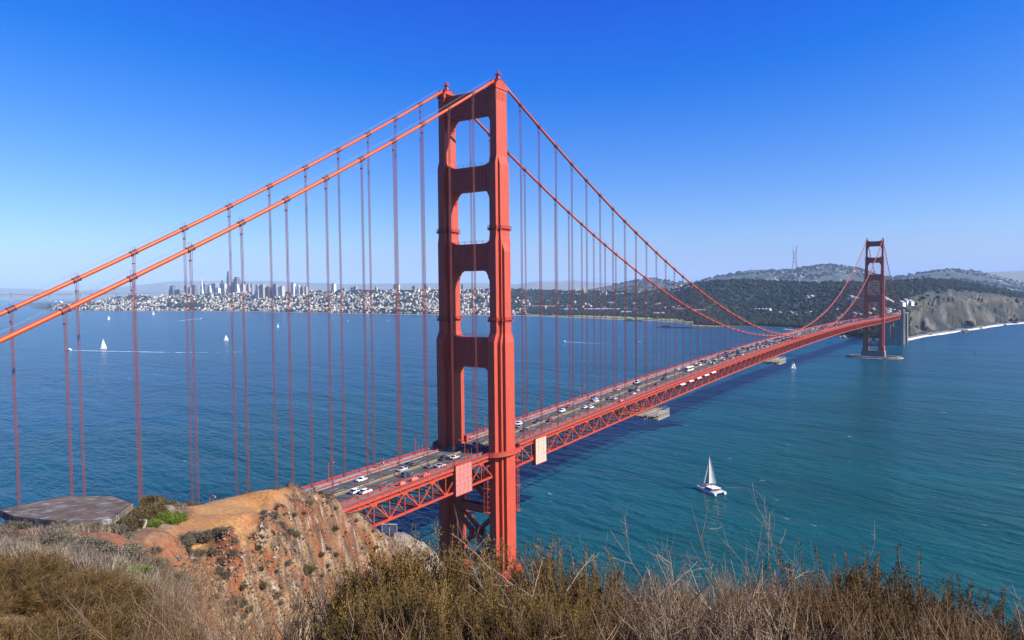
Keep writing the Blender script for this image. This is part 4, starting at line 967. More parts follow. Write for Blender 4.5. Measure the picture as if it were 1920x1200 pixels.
# cruise ship moored at the left
A = at_z(97, 570, 0.); t = empty('cruise_ship', tuple(A), math.atan2(*(at_z(148, 570, 0.)-A)[[1, 0]])); L = 235.
h = MB(); h.loft([[(x, -w, z), (x, w, z), (x, w*1.05, z+11), (x, -w*1.05, z+11)] for x, w, z in ((-4, 1, 0), (18, 12, 0), (190, 14, 0), (235, 11, 0))]); h.build('hull', m_white, t)
for k, (a, b, z, hh) in enumerate(((34, 222, 11, 8), (44, 214, 19, 6), (60, 200, 25, 5), (66, 90, 30, 5))): s_ = MB(); s_.box(((a+b)/2, 0, z+hh/2), ((b-a)/2, 12-k, hh/2)); s_.build('deck_house', m_white, t)
s_ = MB(); s_.loft([[(x-4, -4, z), (x+6, -4, z), (x+6, 4, z), (x-4, 4, z)] for x, z in ((172, 30), (178, 42))]); s_.build('funnel', m_white, t)
tag(t, 'white cruise ship moored at the left end of the waterfront', 'ship')
# radio mast on the hill with three prongs
B = at_d(1491, 506, 8400); Tt = at_d(1491, 459, 8400); hh = Tt[2]-B[2]; t = empty('radio_mast', (B[0], B[1], B[2]-6)); w = 4.2*8400/FPX
m_mast = mat('mast_paint', (.22, .10, .09), (.34, .31, .30), .02, rough=.6)
for k in range(3):
    a = 2*math.pi*k/3+1.12; mb = MB(); mb.tube([(w*s*math.cos(a), w*s*math.sin(a), z*hh) for s, z in ((1.25, 0), (.85, .33), (.62, .62), (.95, .70), (.95, 1.0))], [5, 4.8, 4.6, 3.6, 2.4], 6); mb.build('leg', m_mast, t)
for s, z in ((.85, .33), (.62, .62), (.95, .73), (.7, .5)):
    mb = MB(); pts = [(w*s*math.cos(2*math.pi*k/3+1.12), w*s*math.sin(2*math.pi*k/3+1.12), z*hh) for k in (0, 1, 2, 0)]
    for i in range(3): mb.beam(pts[i], pts[i+1], 4, 7)
    mb.build('cross_platform', m_mast, t)
tag(t, 'three pronged red and white radio mast on the hazy ridge', 'radio mast')
# second thin mast on the ridge to the left of it
B = at_d(1407, 510, 8300); t = MB(); t.tube([(B[0], B[1], B[2]-4), (B[0], B[1], B[2]+70)], [2.2, 1.0], 6)
for z in (20, 44): t.box((B[0], B[1], B[2]+z), (3.4, 3.4, .6))
tag(t.build('antenna_mast', m_mast), 'thin antenna mast on the hill left of the pronged mast', 'antenna mast')
# bay bridge far left: deck on towers
t = empty('distant_bridge', (0, 0, 0)); m_far = mat('grey_bridge_steel', (.20, .21, .23), rough=.7); D9 = 9500.
P0 = at_d(-60, 553, D9); P1 = at_d(345, 549, D9); mb = MB(); mb.beam(P0, P1, 20, 9); mb.build('deck', m_far, t)
for x in (92, 150, 218, 20):
    p = at_d(x, 553-(x-92)*.009, D9); u = r0; 
    mb = MB()
    for s in (-1, 1): mb.box((p[0]+8*s*f0[0], p[1]+8*s*f0[1], 78), (5, 5, 82), rz=YAW)
    for z in (130, 158): mb.box((p[0], p[1], z), (5, 11, 3), rz=YAW)
    mb.build('tower', m_far, t); 
mb = MB(); xs = [20, 92, 150, 218]
for a, b in zip(xs[:-1], xs[1:]): mb.tube([tuple(at_d(a+(b-a)*k/10, 553, D9)[:2])+(112+48*(2*k/10-1)**2,) for k in range(11)], 2.2, 5)
mb.build('cable', m_far, t); tag(t, 'far grey suspension bridge low over the bay at the left edge', 'bridge')

# ---- shore lawn, beach pier, anchored barge, breakwater rocks
def sheet_on_land(name, label, pts, mt, lift=.6, kind='structure', step=3.):
    """a sheet following the far shore: pts = (px, layer front, layer back)"""
    xs = np.arange(pts[0][0], pts[-1][0]+.1, step); a = np.interp(xs, [p[0] for p in pts], [p[1] for p in pts]); b = np.interp(xs, [p[0] for p in pts], [p[2] for p in pts])
    rows = [land_at(xs, a*(1-t)+b*t)+np.array((0, 0, lift)) for t in np.linspace(0, 1, 5)]; V = np.stack(rows, 0)
    o = np_mesh(name, V.reshape(-1, 3), grid_faces(5, len(xs))[:, ::-1], mt, smooth=True); tag(o, label, kind=kind); return o
sheet_on_land('lawn', 'bright green shore lawn behind the beach', [(1052, 1.75, 1.9), (1090, 1.5, 2.2), (1180, 1.45, 2.2), (1260, 1.5, 2.35), (1297, 1.5, 2.3), (1303, 1.6, 1.9)], mat('lawn_grass', (.135, .20, .05), (.22, .22, .08), .006, rough=.95, coord='World'), 1.5)
def lowrise(name, label, cat, x0, y0, x1, y1, wid, hgt, mt):
    A = at_z(x0, y0, 0.); B = at_z(x1, y1, 0.); d = (B-A)[:2]; L = np.linalg.norm(d); t = MB(); t.box((0, 0, hgt*.5+.8), (L/2, wid/2, hgt*.5)); n = int(L/12)
    for k in range(n+1): t.tube([(-L/2+k*L/n, -wid*.4, -2), (-L/2+k*L/n, -wid*.4, 1)], .5, 6); t.tube([(-L/2+k*L/n, wid*.4, -2), (-L/2+k*L/n, wid*.4, 1)], .5, 6)
    t.box((-L*.25, 0, hgt+2.4), (L*.12, wid*.3, 1.6)); o = t.build(name, mt); o.location = (*((A+B)/2)[:2], 0); o.rotation_euler = (0, 0, math.atan2(d[1], d[0])); tag(o, label, cat); return o
m_timber = mat('dark_timber', (.085, .07, .06), (.05, .045, .04), .3, rough=.9)
lowrise('pier', 'long dark timber wharf reaching out below the lawn', 'pier', 1234, 613.5, 1300, 615, 12, 2.6, m_timber); lowrise('pier', 'thin dark pier arm running to the wooded shore', 'pier', 1300, 615.2, 1375, 613, 7, 2.0, m_timber); lowrise('barge', 'dark low barge lying off the lawn beach', 'barge', 1171, 601, 1207, 602, 14, 2.4, m_timber)

# ---- trees of the park: clumped crowns in one mass, larger single trees on the bluffs and in the town
def blob_arrays(nb, seed):
    bm = bmesh_ico(1); r = np.random.default_rng(seed); out = []
    for k in range(nb):
        v = bm[0].copy(); v *= (1+.35*r.normal(size=(len(v), 1))*.6); v[:, 2] = np.where(v[:, 2] < 0, v[:, 2]*.5, v[:, 2]); out.append(v)
    return out, bm[1]
import bmesh
def bmesh_ico(sub):
    b = bmesh.new(); bmesh.ops.create_icosphere(b, subdivisions=sub, radius=1.); v = np.array([p.co[:] for p in b.verts]); f = np.array([[q.index for q in p.verts] for p in b.faces]); b.free(); return v, f
def forest(name, label, P, size, cols, mt, seed=0, kind='stuff', sub=2):
    vars_, F0 = (lambda: ([ (lambda v, r: v*(1+.22*r.normal(size=(len(v), 1))))(bmesh_ico(sub)[0], np.random.default_rng(seed+k)) for k in range(7)], bmesh_ico(sub)[1]))()
    r = np.random.default_rng(seed+50); n = len(P); nv = len(vars_[0]); V = np.zeros((n, nv, 3)); C = np.zeros((n, nv, 3))
    for k in range(n):
        v = vars_[k % 7]; a = r.uniform(0, 6.28); c, s = math.cos(a), math.sin(a); w = size[k]*r.uniform(.8, 1.25); h = size[k]*r.uniform(.75, 1.2)
        V[k, :, 0] = P[k, 0]+(v[:, 0]*c-v[:, 1]*s)*w; V[k, :, 1] = P[k, 1]+(v[:, 0]*s+v[:, 1]*c)*w; V[k, :, 2] = P[k, 2]+v[:, 2]*h+h*.25
        C[k] = cols[k]*(.72+.5*r.random((nv, 1)))
    F = (F0[None]+nv*np.arange(n)[:, None, None]).reshape(-1, 3); o = np_mesh(name, V.reshape(-1, 3), F, mt, col=C.reshape(-1, 3), smooth=False)
    tag(o, label, 'trees', kind=kind); return o
m_tree = mat('far_foliage', (1, 1, 1), (.5, .5, .5), .12, rough=.95, vcol=True, coord='World', spec=.1)
GC = np.array([(.014, .024, .013), (.010, .018, .011), (.022, .031, .014), (.018, .023, .014), (.030, .034, .018)])
def pick(n, seed): r = np.random.default_rng(seed); return GC[r.integers(0, len(GC), n)]*r.uniform(.7, 1.25, (n, 1))
def dens_park(a, b, c):
    d = sm(985, 1010, a)*(1-sm(1688, 1712, a)*(1-sm(3.3, 3.55, b)))
    open_ = (1-sm(2.0, 2.5, b))*(1-sm(1300, 1335, a))+sm(1420, 1480, a)*(1-sm(1685, 1700, a))*sm(2.35, 2.7, b)*(1-sm(3.05, 3.25, b))*.55
    return np.clip(d-open_+.12*fbm(c[:, 0]/90, c[:, 1]/90, 3, 41), 0, 1)
a, b, Pt = scatter(11000, 985, 2000, 1.35, 4.15, dens_park, 15)
forest('forest', 'dark wooded park ridge behind the far end of the bridge', Pt, np.random.default_rng(1).uniform(5, 11.5, len(Pt)), pick(len(Pt), 2), m_tree, 3, sub=1)
a, b, Pt = scatter(6500, 90, 985, 1.4, 4.1, lambda a, b, c: green_at(a, b, c)*.95+.12, 16)
forest('city_trees', 'dark green trees between the city houses across the bay', Pt, np.random.default_rng(4).uniform(7, 15, len(Pt)), pick(len(Pt), 5), m_tree, 7, sub=1)
a, b, Pt = scatter(1600, 1150, 2000, 5.0, 6.15, lambda a, b, c: sm(.42, .56, fbm(c[:, 0]/350, c[:, 1]/350, 3, 19)+.5), 17)
forest('ridge_trees', 'hazy trees along the back ridge with the mast', Pt, np.random.default_rng(6).uniform(10, 20, len(Pt)), pick(len(Pt), 8), m_tree, 11, sub=1)
# surf along the bluff and round the piers
m_foam = bpy.data.materials.new('sea_foam'); m_foam.use_nodes = True
def foam_nodes():
    t = m_foam.node_tree; N = t.nodes; L = t.links; b = N['Principled BSDF']; b.inputs['Base Color'].default_value = (.80, .82, .83, 1); b.inputs['Roughness'].default_value = .8
    g = N.new('ShaderNodeNewGeometry'); n = N.new('ShaderNodeTexNoise'); n.inputs['Scale'].default_value = .06; n.inputs['Detail'].default_value = 7; n.inputs['Roughness'].default_value = .7; L.new(g.outputs['Position'], n.inputs['Vector'])
    a = N.new('ShaderNodeAttribute'); a.attribute_name = 'tint'; s = N.new('ShaderNodeSeparateColor'); L.new(a.outputs['Color'], s.inputs[0])
    m1 = N.new('ShaderNodeMath'); m1.operation = 'ADD'; L.new(n.outputs[0], m1.inputs[0]); L.new(s.outputs[0], m1.inputs[1]); mr = N.new('ShaderNodeMapRange'); mr.inputs['From Min'].default_value = .88; mr.inputs['From Max'].default_value = 1.12; L.new(m1.outputs[0], mr.inputs[0])
    tr = N.new('ShaderNodeBsdfTransparent'); mx = N.new('ShaderNodeMixShader'); L.new(mr.outputs[0], mx.inputs[0]); L.new(tr.outputs[0], mx.inputs[1]); L.new(b.outputs[0], mx.inputs[2]); L.new(mx.outputs[0], N['Material Output'].inputs[0])
foam_nodes()
def foam(name, label, line, prof, z=.25):
    """line: list of (x, y, half width); prof: foam strength over 5 cross samples"""
    line = np.array(line, float); t = np.gradient(line[:, :2], axis=0); t /= np.linalg.norm(t, axis=1)[:, None]+1e-9; nrm = np.stack([-t[:, 1], t[:, 0]], -1); V = []; C = []
    for i, p in enumerate(line):
        for k, u in enumerate(np.linspace(-1, 1, 5)):
            V.append((p[0]+nrm[i, 0]*u*p[2], p[1]+nrm[i, 1]*u*p[2], z)); C.append([prof[k]*(line[i, 3] if line.shape[1] > 3 else 1)]*3)
    o = np_mesh(name, np.array(V), grid_faces(len(line), 5), m_foam, col=np.array(C)); tag(o, label, 'foam', kind='stuff'); return o
xs = np.arange(1688, 2000, 4.); ys = np.interp(xs, TAB[:, 0], TAB[:, 1]); L_ = []
for x, y in zip(xs, ys):
    p = at_z(x, y+.6, 0.); L_.append((p[0], p[1], 20+14*(fbm(x/14., 0, 3, 5)+.5), .95+.1*fbm(x/9., 1, 2, 6)))
foam('surf', 'white surf breaking along the foot of the far bluff', L_, (.1, .55, .8, .7, .2))
foam('surf', 'broken foam drifting off the far shore', [(p[0]-14, p[1]-55, 26, .8) for p in L_], (.05, .35, .42, .35, .05), .2)
xs = np.arange(1470, 1600, 4.); L_ = [(*at_z(x, 617+(x-1470)*.105, 0.)[:2], 14, .9) for x in xs]
foam('surf', 'thin foam line along the dark wooded shore', L_, (.1, .4, .6, .5, .1))
L_ = [(48.5*math.cos(u)*1.04, LSPAN+27.5*math.sin(u), 3.2, .80+.18*math.cos(u-.2)) for u in np.linspace(0, 2*math.pi, 60)]
foam('surf', 'foam washing round the far tower fender', L_, (.1, .45, .7, .55, .1), .18)
# rocks at the far shore
rk = np.random.default_rng(77); m_rock = mat('shore_rock', (.09, .082, .075), (.05, .045, .04), .3, rough=.9)
for k, (x, y, s_) in enumerate(((1807, 623, 9), (1812, 621, 6), (1799, 624, 5), (1902, 606.5, 10), (1885, 610, 5), (1745, 628, 4), (1840, 616, 5))):
    p = at_z(x, y, 0.); v, f = bmesh_ico(3); v = v*(1+.28*(np.array([fbm(q[0]*1.7+k, q[1]*1.7+q[2]*1.3, 3, 9) for q in v])[:, None]*2)); v = v*np.array((1.4, 1, .7))*s_
    o = np_mesh('shore_rock', v, f, m_rock); o.location = (p[0], p[1], 0); o.rotation_euler = (0, 0, rk.uniform(0, 6)); tag(o, ['tallest dark rock in the surf under the bluff', 'smaller rock right of the tallest surf rock', 'small rock left of the tallest surf rock', 'dark rock at the far right end of the bluff shore', 'little rock left of the far right one', 'little rock nearest the concrete pylon', 'little rock in the middle of the bluff surf'][k], 'rock', 'rocks in the surf')
for k in range(14):
    x = rk.uniform(1565, 1605); y = rk.uniform(626, 634); p = at_z(x, y, 0.); v, f = bmesh_ico(2); v = v*(1+.3*rk.normal(size=(len(v), 1))*.6)*rk.uniform(4, 9)*np.array((1.3, 1, .7)); o = np_mesh('shore_rock', v, f, mat('pale_rock', (.26, .24, .21), (.16, .15, .13), .2, rough=.9)); o.location = (p[0], p[1], 0); tag(o, 'pale boulder of the breakwater under the far end of the deck', 'rock', 'breakwater boulders under the deck')
# ================================================================ LAMPS, POSTS, CARS, PEOPLE ON THE DECK
def make_lamp():
    t = empty('street_lamp'); p = MB(); p.tube([(0, 0, 0), (0, 0, .5), (0, 0, 7.2)], [.22, .17, .11], 8); p.build('pole', m_rail, t)
    a = MB(); a.tube([(0, 0, 7.1)]+[(1.15*(1-math.cos(u)), 0, 7.1+1.1*math.sin(u)) for u in np.linspace(.15, math.pi/2, 6)]+[(2.1, 0, 8.2)], .10, 6); a.build('arm', m_rail, t)
    h = MB(); h.loft([[(x, -w, z), (x, w, z), (x, w*.8, z+.28), (x, -w*.8, z+.28)] for x, w, z in ((1.75, .16, 8.05), (2.2, .34, 7.92), (2.9, .30, 7.95), (3.05, .15, 8.02))]); h.build('lamp_head', mat('lamp_housing', (.34, .10, .045), rough=.5), t)
    g = MB(); g.box((2.5, 0, 7.86), (.42, .24, .06)); g.build('diffuser', m_lampglass, t)
    return t
lamp0 = make_lamp(); first = True
ys_b = [25.3+47.4*k for k in range(27)]; ys_a = [-24-47.3*k for k in range(3)]
for s, sd in ((-1, 'far side'), (1, 'near side')):
    for grp, ys in (('beyond', ys_b), ('before', ys_a)):
        for k, y in enumerate(ys):
            if abs(y-LSPAN) < 9: continue
            y2 = y+(2.5 if s > 0 else 0)
            o = lamp0 if first else copy_tree(lamp0); first = False
            o.location = (s*13.7 if s < 0 else 10.35, y2, deck_z(y2)+.15); o.rotation_euler = (0, 0, 0 if s < 0 else math.pi)
            far = k > 13 and grp == 'beyond'
            tag(o, ('slender orange curved lamp post on the distant half of the bridge deck' if far else '%s curved lamp post %s the near tower along the %s of the deck' % (ORD[k+1], grp, sd)), 'street lamp', 'distant lamp posts on the far half of the deck' if far else 'lamp posts along the bridge deck')
def make_post():
    t = empty('bollard_post'); a = MB(); a.tube([(0, 0, 0), (0, 0, 3.6)], [.13, .10], 8); a.build('pole', m_rail, t); b = MB(); b.tube([(0, 0, 3.5), (0, 0, 3.62), (0, 0, 3.95), (0, 0, 4.1)], [.16, .27, .27, .12], 8); b.build('cap', m_dark, t); return t
p0 = make_post(); first = True
for x, y, lb in ((-13.7, -22.2, 'short capped post on the far side before the near tower, left of its twin'), (-13.7, -19.8, 'short capped post on the far side before the near tower, right of its twin'), (10.35, -19.5, 'short capped post on the near side before the near tower, left of its twin'), (10.35, -17.2, 'short capped post on the near side before the near tower, right of its twin'),
      (10.35, 20.6, 'short capped post on the near side past the near tower, left of its twin'), (10.35, 23, 'short capped post on the near side past the near tower, right of its twin'), (-13.7, 20.2, 'short capped post on the far side past the near tower, left of its twin'), (-13.7, 22.6, 'short capped post on the far side past the near tower, right of its twin'),
      (-13.7, -43, 'lone capped post on the far side between two lamps before the near tower'), (10.35, -36, 'lone capped post on the near side between the lamps before the near tower'), (10.35, 58, 'lone capped post on the near side past the beige screen')):
    o = p0 if first else copy_tree(p0); first = False; o.location = (x, y, deck_z(y)+.18); tag(o, lb, 'post', 'capped posts near the bridge tower')

PAINT = {'white': (.78, .78, .77), 'black': (.012, .012, .014), 'dark blue': (.015, .03, .09), 'silver': (.46, .48, .50), 'grey': (.14, .15, .16), 'red': (.42, .02, .02), 'dark grey': (.05, .052, .058), 'maroon': (.14, .018, .02), 'tan': (.42, .37, .29)}
def paint(c):
    n = 'car_paint_'+c.replace(' ', '_')
    if n not in MATS:
        m = mat(n, PAINT[c], rough=.28, spec=.6); m.node_tree.nodes['Principled BSDF'].inputs['Coat Weight'].default_value = .6
    return MATS[n]
m_tail = mat('tail_lamp_red', (.45, .01, .01), rough=.25); m_head = mat('head_lamp_clear', (.75, .75, .72), rough=.1)
def car_proto(kind):
    L, Wd, H, belt = {'sedan': (4.7, 1.82, 1.45, .90), 'suv': (4.7, 1.9, 1.74, 1.05), 'van': (5.2, 2.0, 2.1, 1.15), 'pickup': (5.6, 2.0, 1.82, 1.08)}[kind]
    prof = {'sedan': [(-.5, .55, .86), (-.47, .86, .92), (-.28, .93, .97), (.16, .92, 1.), (.40, .82, .96), (.48, .68, .88), (.5, .5, .8)],
            'suv': [(-.5, .6, .9), (-.48, 1.02, .95), (-.2, 1.08, 1.), (.18, 1.06, 1.), (.42, .98, .96), (.49, .8, .88), (.5, .55, .82)],
            'van': [(-.5, .6, .92), (-.49, 1.14, .97), (-.2, 1.18, 1.), (.22, 1.16, 1.), (.42, 1.0, .95), (.49, .8, .86), (.5, .55, .8)],
            'pickup': [(-.5, .6, .95), (-.49, 1.1, 1.), (-.1, 1.12, 1.), (.2, 1.12, 1.), (.44, 1.05, .96), (.49, .9, .9), (.5, .55, .85)]}[kind]
    b = MB(); rings = []
    for u, z, w in prof:
        hw = Wd/2*w; rings.append([(-hw*.92, u*L, .28), (hw*.92, u*L, .28), (hw, u*L, .5), (hw, u*L, z*.82), (hw*.86, u*L, z), (-hw*.86, u*L, z), (-hw, u*L, z*.82), (-hw, u*L, .5)])
    b.loft(rings)
    cab = {'sedan': (-.36, -.2, .08, .27), 'suv': (-.47, -.40, .10, .28), 'van': (-.48, -.45, .17, .36), 'pickup': (-.10, -.06, .16, .28)}[kind]
    y0, y1, y2, y3 = [c*L for c in cab]; wb, wt = Wd*.44, Wd*.36
    b.loft([[(-wt, y1, H-.09), (wt, y1, H-.09), (wt, y2, H-.09), (-wt, y2, H-.09)], [(-wt*.92, y1+.12, H), (wt*.92, y1+.12, H), (wt*.92, y2-.15, H), (-wt*.92, y2-.15, H)]])
    for y in ((y1+y2)/2,):
        for s in (-1, 1): b.beam((s*wb*1.005, y, belt-.06), (s*wt*1.01, y, H-.06), .05, .14, up=(0, 1, 0))
    if kind == 'pickup': b.box((0, -.30*L, 1.17), (Wd*.42, L*.17, .05))
    for s in (-1, 1): b.box((s*(Wd/2+.09), y3-.55, belt+.08), (.10, .06, .08))
    g = MB(); g.loft([[(-wb, y0, belt-.06), (wb, y0, belt-.06), (wb, y3, belt-.06), (-wb, y3, belt-.06)], [(-wt, y1, H-.08), (wt, y1, H-.08), (wt, y2, H-.08), (-wt, y2, H-.08)]])
    wh = []
    for s in (-1, 1):
        for y in (-.30*L, .31*L):
            w = MB(); w.tube([(s*(Wd/2-.24), y, .33), (s*(Wd/2+.012), y, .33)], .33, 14); r = MB(); r.tube([(s*(Wd/2+.005), y, .33), (s*(Wd/2+.03), y, .33)], .20, 10); wh.append((w, r))
    hl = [MB(), MB()]; tl = [MB(), MB()]
    for i, s in enumerate((-1, 1)):
        hl[i].box((s*Wd*.34, L*.487, .68), (.22, .06, .09)); tl[i].box((s*Wd*.37, -L*.497, .82 if kind == 'sedan' else .95), (.16, .05, .11))
    return b, g, wh, hl, tl
PROTO = {}
def car(kind, colr):
    key = (kind, colr)
    if key in PROTO: return copy_tree(PROTO[key])
    base = next((PROTO[k] for k in PROTO if k[0] == kind), None)
    b, g, wh, hl, tl = car_proto(kind); t = empty('car')
    b.build('body', paint(colr), t); g.build('window', m_glass, t)
    for w, r in wh: o = w.build('wheel', m_tyre, t); r.build('rim', m_grey, o)
    for m_ in hl: m_.build('headlight', m_head, t)
    for m_ in tl: m_.build('tail_light', m_tail, t)
    PROTO[key] = t; return t
def put(o, x, y, away): o.location = (x, y, deck_z(y)+.006); o.rotation_euler = (0, 0, 0 if away else math.pi)
KN = {'sedan': 'sedan', 'suv': 'sport utility car', 'van': 'van', 'pickup': 'pickup truck'}
LANE = {4.9: 'lane next to the median', 1.9: 'lane by the median', 7.9: 'outer lane', -1.5: 'oncoming lane by the median', -4.6: 'oncoming middle lane', -7.6: 'oncoming outer lane'}
NEAR = [(7.4, -99, 1, 'suv', 'dark blue', 'dark blue car low on the near lanes just above the cliff edge'), (4.6, -92, 1, 'sedan', 'black', 'black sedan beside the dark blue car above the cliff edge'), (-7.2, -96, 0, 'sedan', 'white', 'white sedan half hidden by the cliff edge on the oncoming lanes'),
 (-5.3, -63, 0, 'sedan', 'white', 'lone white sedan on the oncoming lanes before the near tower'), (7.0, -73, 1, 'suv', 'white', 'bright white car beside the first near side lamp before the tower'), (4.0, -74.5, 1, 'suv', 'white', 'white car just behind another white car in the inner lane'),
 (4.7, -50, 1, 'suv', 'dark blue', 'dark blue car alone in the inner lane halfway to the tower'), (-1.9, -45, 0, 'sedan', 'silver', 'silver and black looking car facing us by the median'), (-4.6, -38.5, 0, 'sedan', 'black', 'black sedan on the oncoming lanes behind the silver one'),
 (4.6, -36, 1, 'sedan', 'grey', 'grey sedan right of the yellow median line before the tower'), (7.7, -33.5, 1, 'sedan', 'silver', 'pale silver car in the outer lane near the pink screen'), (1.9, -24, 1, 'suv', 'black', 'black car beside the white sedan before the tower shadow'), (4.3, -20.5, 1, 'sedan', 'white', 'white sedan closest to the tower shadow'),
 (-4.9, -10, 0, 'sedan', 'dark blue', 'blue car in the tower shadow, leftmost of the shaded row'), (-4.7, -2.5, 0, 'sedan', 'dark blue', 'blue car in the tower shadow, second of the shaded row'), (-1.6, 1.5, 0, 'suv', 'maroon', 'maroon car in the tower shadow by the median'), (1.7, -3, 1, 'sedan', 'dark grey', 'dark grey car in the tower shadow right of the median'), (4.6, .5, 1, 'sedan', 'dark blue', 'dark blue car in the tower shadow nearest the tower leg'),
 (-7.4, 45, 0, 'suv', 'white', 'white car just right of the near tower on the oncoming side'), (-4.4, 41, 0, 'sedan', 'grey', 'grey car half behind the near tower leg'), (2.2, 36, 1, 'sedan', 'dark blue', 'dark blue sedan emerging right of the near tower leg'), (-1.6, 54, 0, 'suv', 'dark grey', 'dark grey car by the median past the near tower'), (1.8, 60, 1, 'sedan', 'red', 'red sedan by the median past the near tower'),
 (-4.6, 83, 0, 'suv', 'white', 'white car on the oncoming lanes under the second far side lamp'), (-7.5, 88.5, 0, 'sedan', 'dark grey', 'dark grey car ahead of a red one on the oncoming outer lane'), (-7.8, 96, 0, 'sedan', 'red', 'red car behind a dark grey one on the oncoming outer lane'), (1.6, 97.5, 1, 'sedan', 'white', 'white sedan, left of two by the third near side lamp'), (4.7, 98.5, 1, 'sedan', 'white', 'white sedan, right of two by the third near side lamp'),
 (-1.7, 117, 0, 'sedan', 'white', 'white sedan alone by the median beyond the third near side lamp'), (-4.6, 121, 0, 'suv', 'silver', 'silver car in the middle oncoming lane beside a dark one'), (-7.6, 127, 0, 'sedan', 'dark blue', 'dark blue car behind the silver one on the oncoming lanes'), (1.8, 127, 1, 'sedan', 'grey', 'grey car by the median beyond the pink bundle'), (4.7, 128, 1, 'sedan', 'silver', 'silver sedan right of a grey one beyond the pink bundle'),
 (-7.6, 158, 0, 'sedan', 'tan', 'tan sedan at the oncoming kerb past the fourth far side lamp'), (-7.4, 187, 0, 'van', 'white', 'white van on the oncoming outer lane'), (-4.5, 184, 0, 'sedan', 'black', 'black sedan beside the white van'), (1.8, 158, 1, 'suv', 'black', 'black car in the group of three near the fourth near side lamp'), (1.9, 166, 1, 'sedan', 'red', 'red sedan in the group of three near the fourth near side lamp'), (4.8, 160, 1, 'sedan', 'silver', 'silver sedan in the group of three near the fourth near side lamp'), (7.9, 148, 1, 'sedan', 'white', 'white car hugging the near kerb before the group of three'),
 (6.0, 188, 1, 'sedan', 'grey', 'grey sedan in the outer near lane behind the fourth near side lamp'), (1.7, 211, 1, 'pickup', 'dark grey', 'large dark grey pickup by the median'), (-4.6, 231, 0, 'sedan', 'dark blue', 'dark blue sedan on the oncoming lanes before the bus'), (-7.6, 262, 0, 'sedan', 'white', 'white sedan on the oncoming lanes above the bus'), (-4.6, 272, 0, 'sedan', 'dark blue', 'dark blue car on the oncoming lanes beyond the bus')]
for x, y, aw, kd, cl, lb in NEAR: o = car(kd, cl); put(o, x, y, aw); tag(o, lb, 'car', 'cars on the bridge deck')
# bus
t = empty('bus'); L = 12.2; b = MB(); b.loft([[(-1.25*w, y, .4), (1.25*w, y, .4), (1.25*w, y, 1.35), (-1.25*w, y, 1.35)] for y, w in ((-6.1, .95), (-5.9, 1), (5.8, 1), (6.1, .92))]); b.loft([[(-1.25*w, y, 2.6), (1.25*w, y, 2.6), (1.12*w, y, 3.2), (-1.12*w, y, 3.2)] for y, w in ((-6.1, .95), (-5.9, 1), (5.8, 1), (6.1, .92))]); b.build('body', m_white, t)
b = MB(); b.loft([[(-1.23*w, y, 1.35), (1.23*w, y, 1.35), (1.23*w, y, 2.6), (-1.23*w, y, 2.6)] for y, w in ((-6.05, .95), (-5.85, 1), (5.75, 1), (6.05, .92))]); b.build('window', m_glass, t)
for s in (-1, 1):
    for y in (-3.6, 3.9): b = MB(); b.tube([(s*.95, y, .48), (s*1.27, y, .48)], .48, 14); b.build('wheel', m_tyre, t)
put(t, 2.0, 259, 1); tag(t, 'white bus with a dark window band on the bridge deck', 'bus')
# farther traffic: loose to 600 m, then a packed queue
cr = np.random.default_rng(5); cols = ['white', 'black', 'silver', 'grey', 'dark blue', 'dark grey', 'red', 'white', 'silver', 'tan']; kinds = ['sedan', 'suv', 'sedan', 'van', 'suv']
occ = {}
def free(x, y):
    l = occ.setdefault(x, []); ok = all(abs(y-q) > 7 for q in l)
    if ok: l.append(y)
    return ok
for (x, n, ya, yb) in ((1.9, 24, 300, 660), (4.9, 22, 300, 660), (7.9, 16, 320, 660), (-1.5, 22, 290, 660), (-4.6, 22, 300, 660), (-7.6, 18, 300, 660)):
    for k in range(n):
        y = cr.uniform(ya, yb)
        if free(x, y):
            o = car(kinds[cr.integers(5)], cols[cr.integers(len(cols))]); put(o, x, y, x > 0); tag(o, 'small car in the loose traffic around the middle of the bridge', 'car', 'loose traffic around mid span')
for x in (1.9, 4.9, 7.9, -1.5, -4.6, -7.6):
    y = 665.
    while y < 1560:
        y += cr.uniform(8, 26) if y < 850 else cr.uniform(9, 40) if y > 1290 else cr.uniform(11, 34)
        o = car(kinds[cr.integers(5)], cols[cr.integers(len(cols))]); put(o, x, y, x > 0); tag(o, 'tiny car in the dense queue toward the far tower', 'car', 'dense traffic queue toward the far tower')

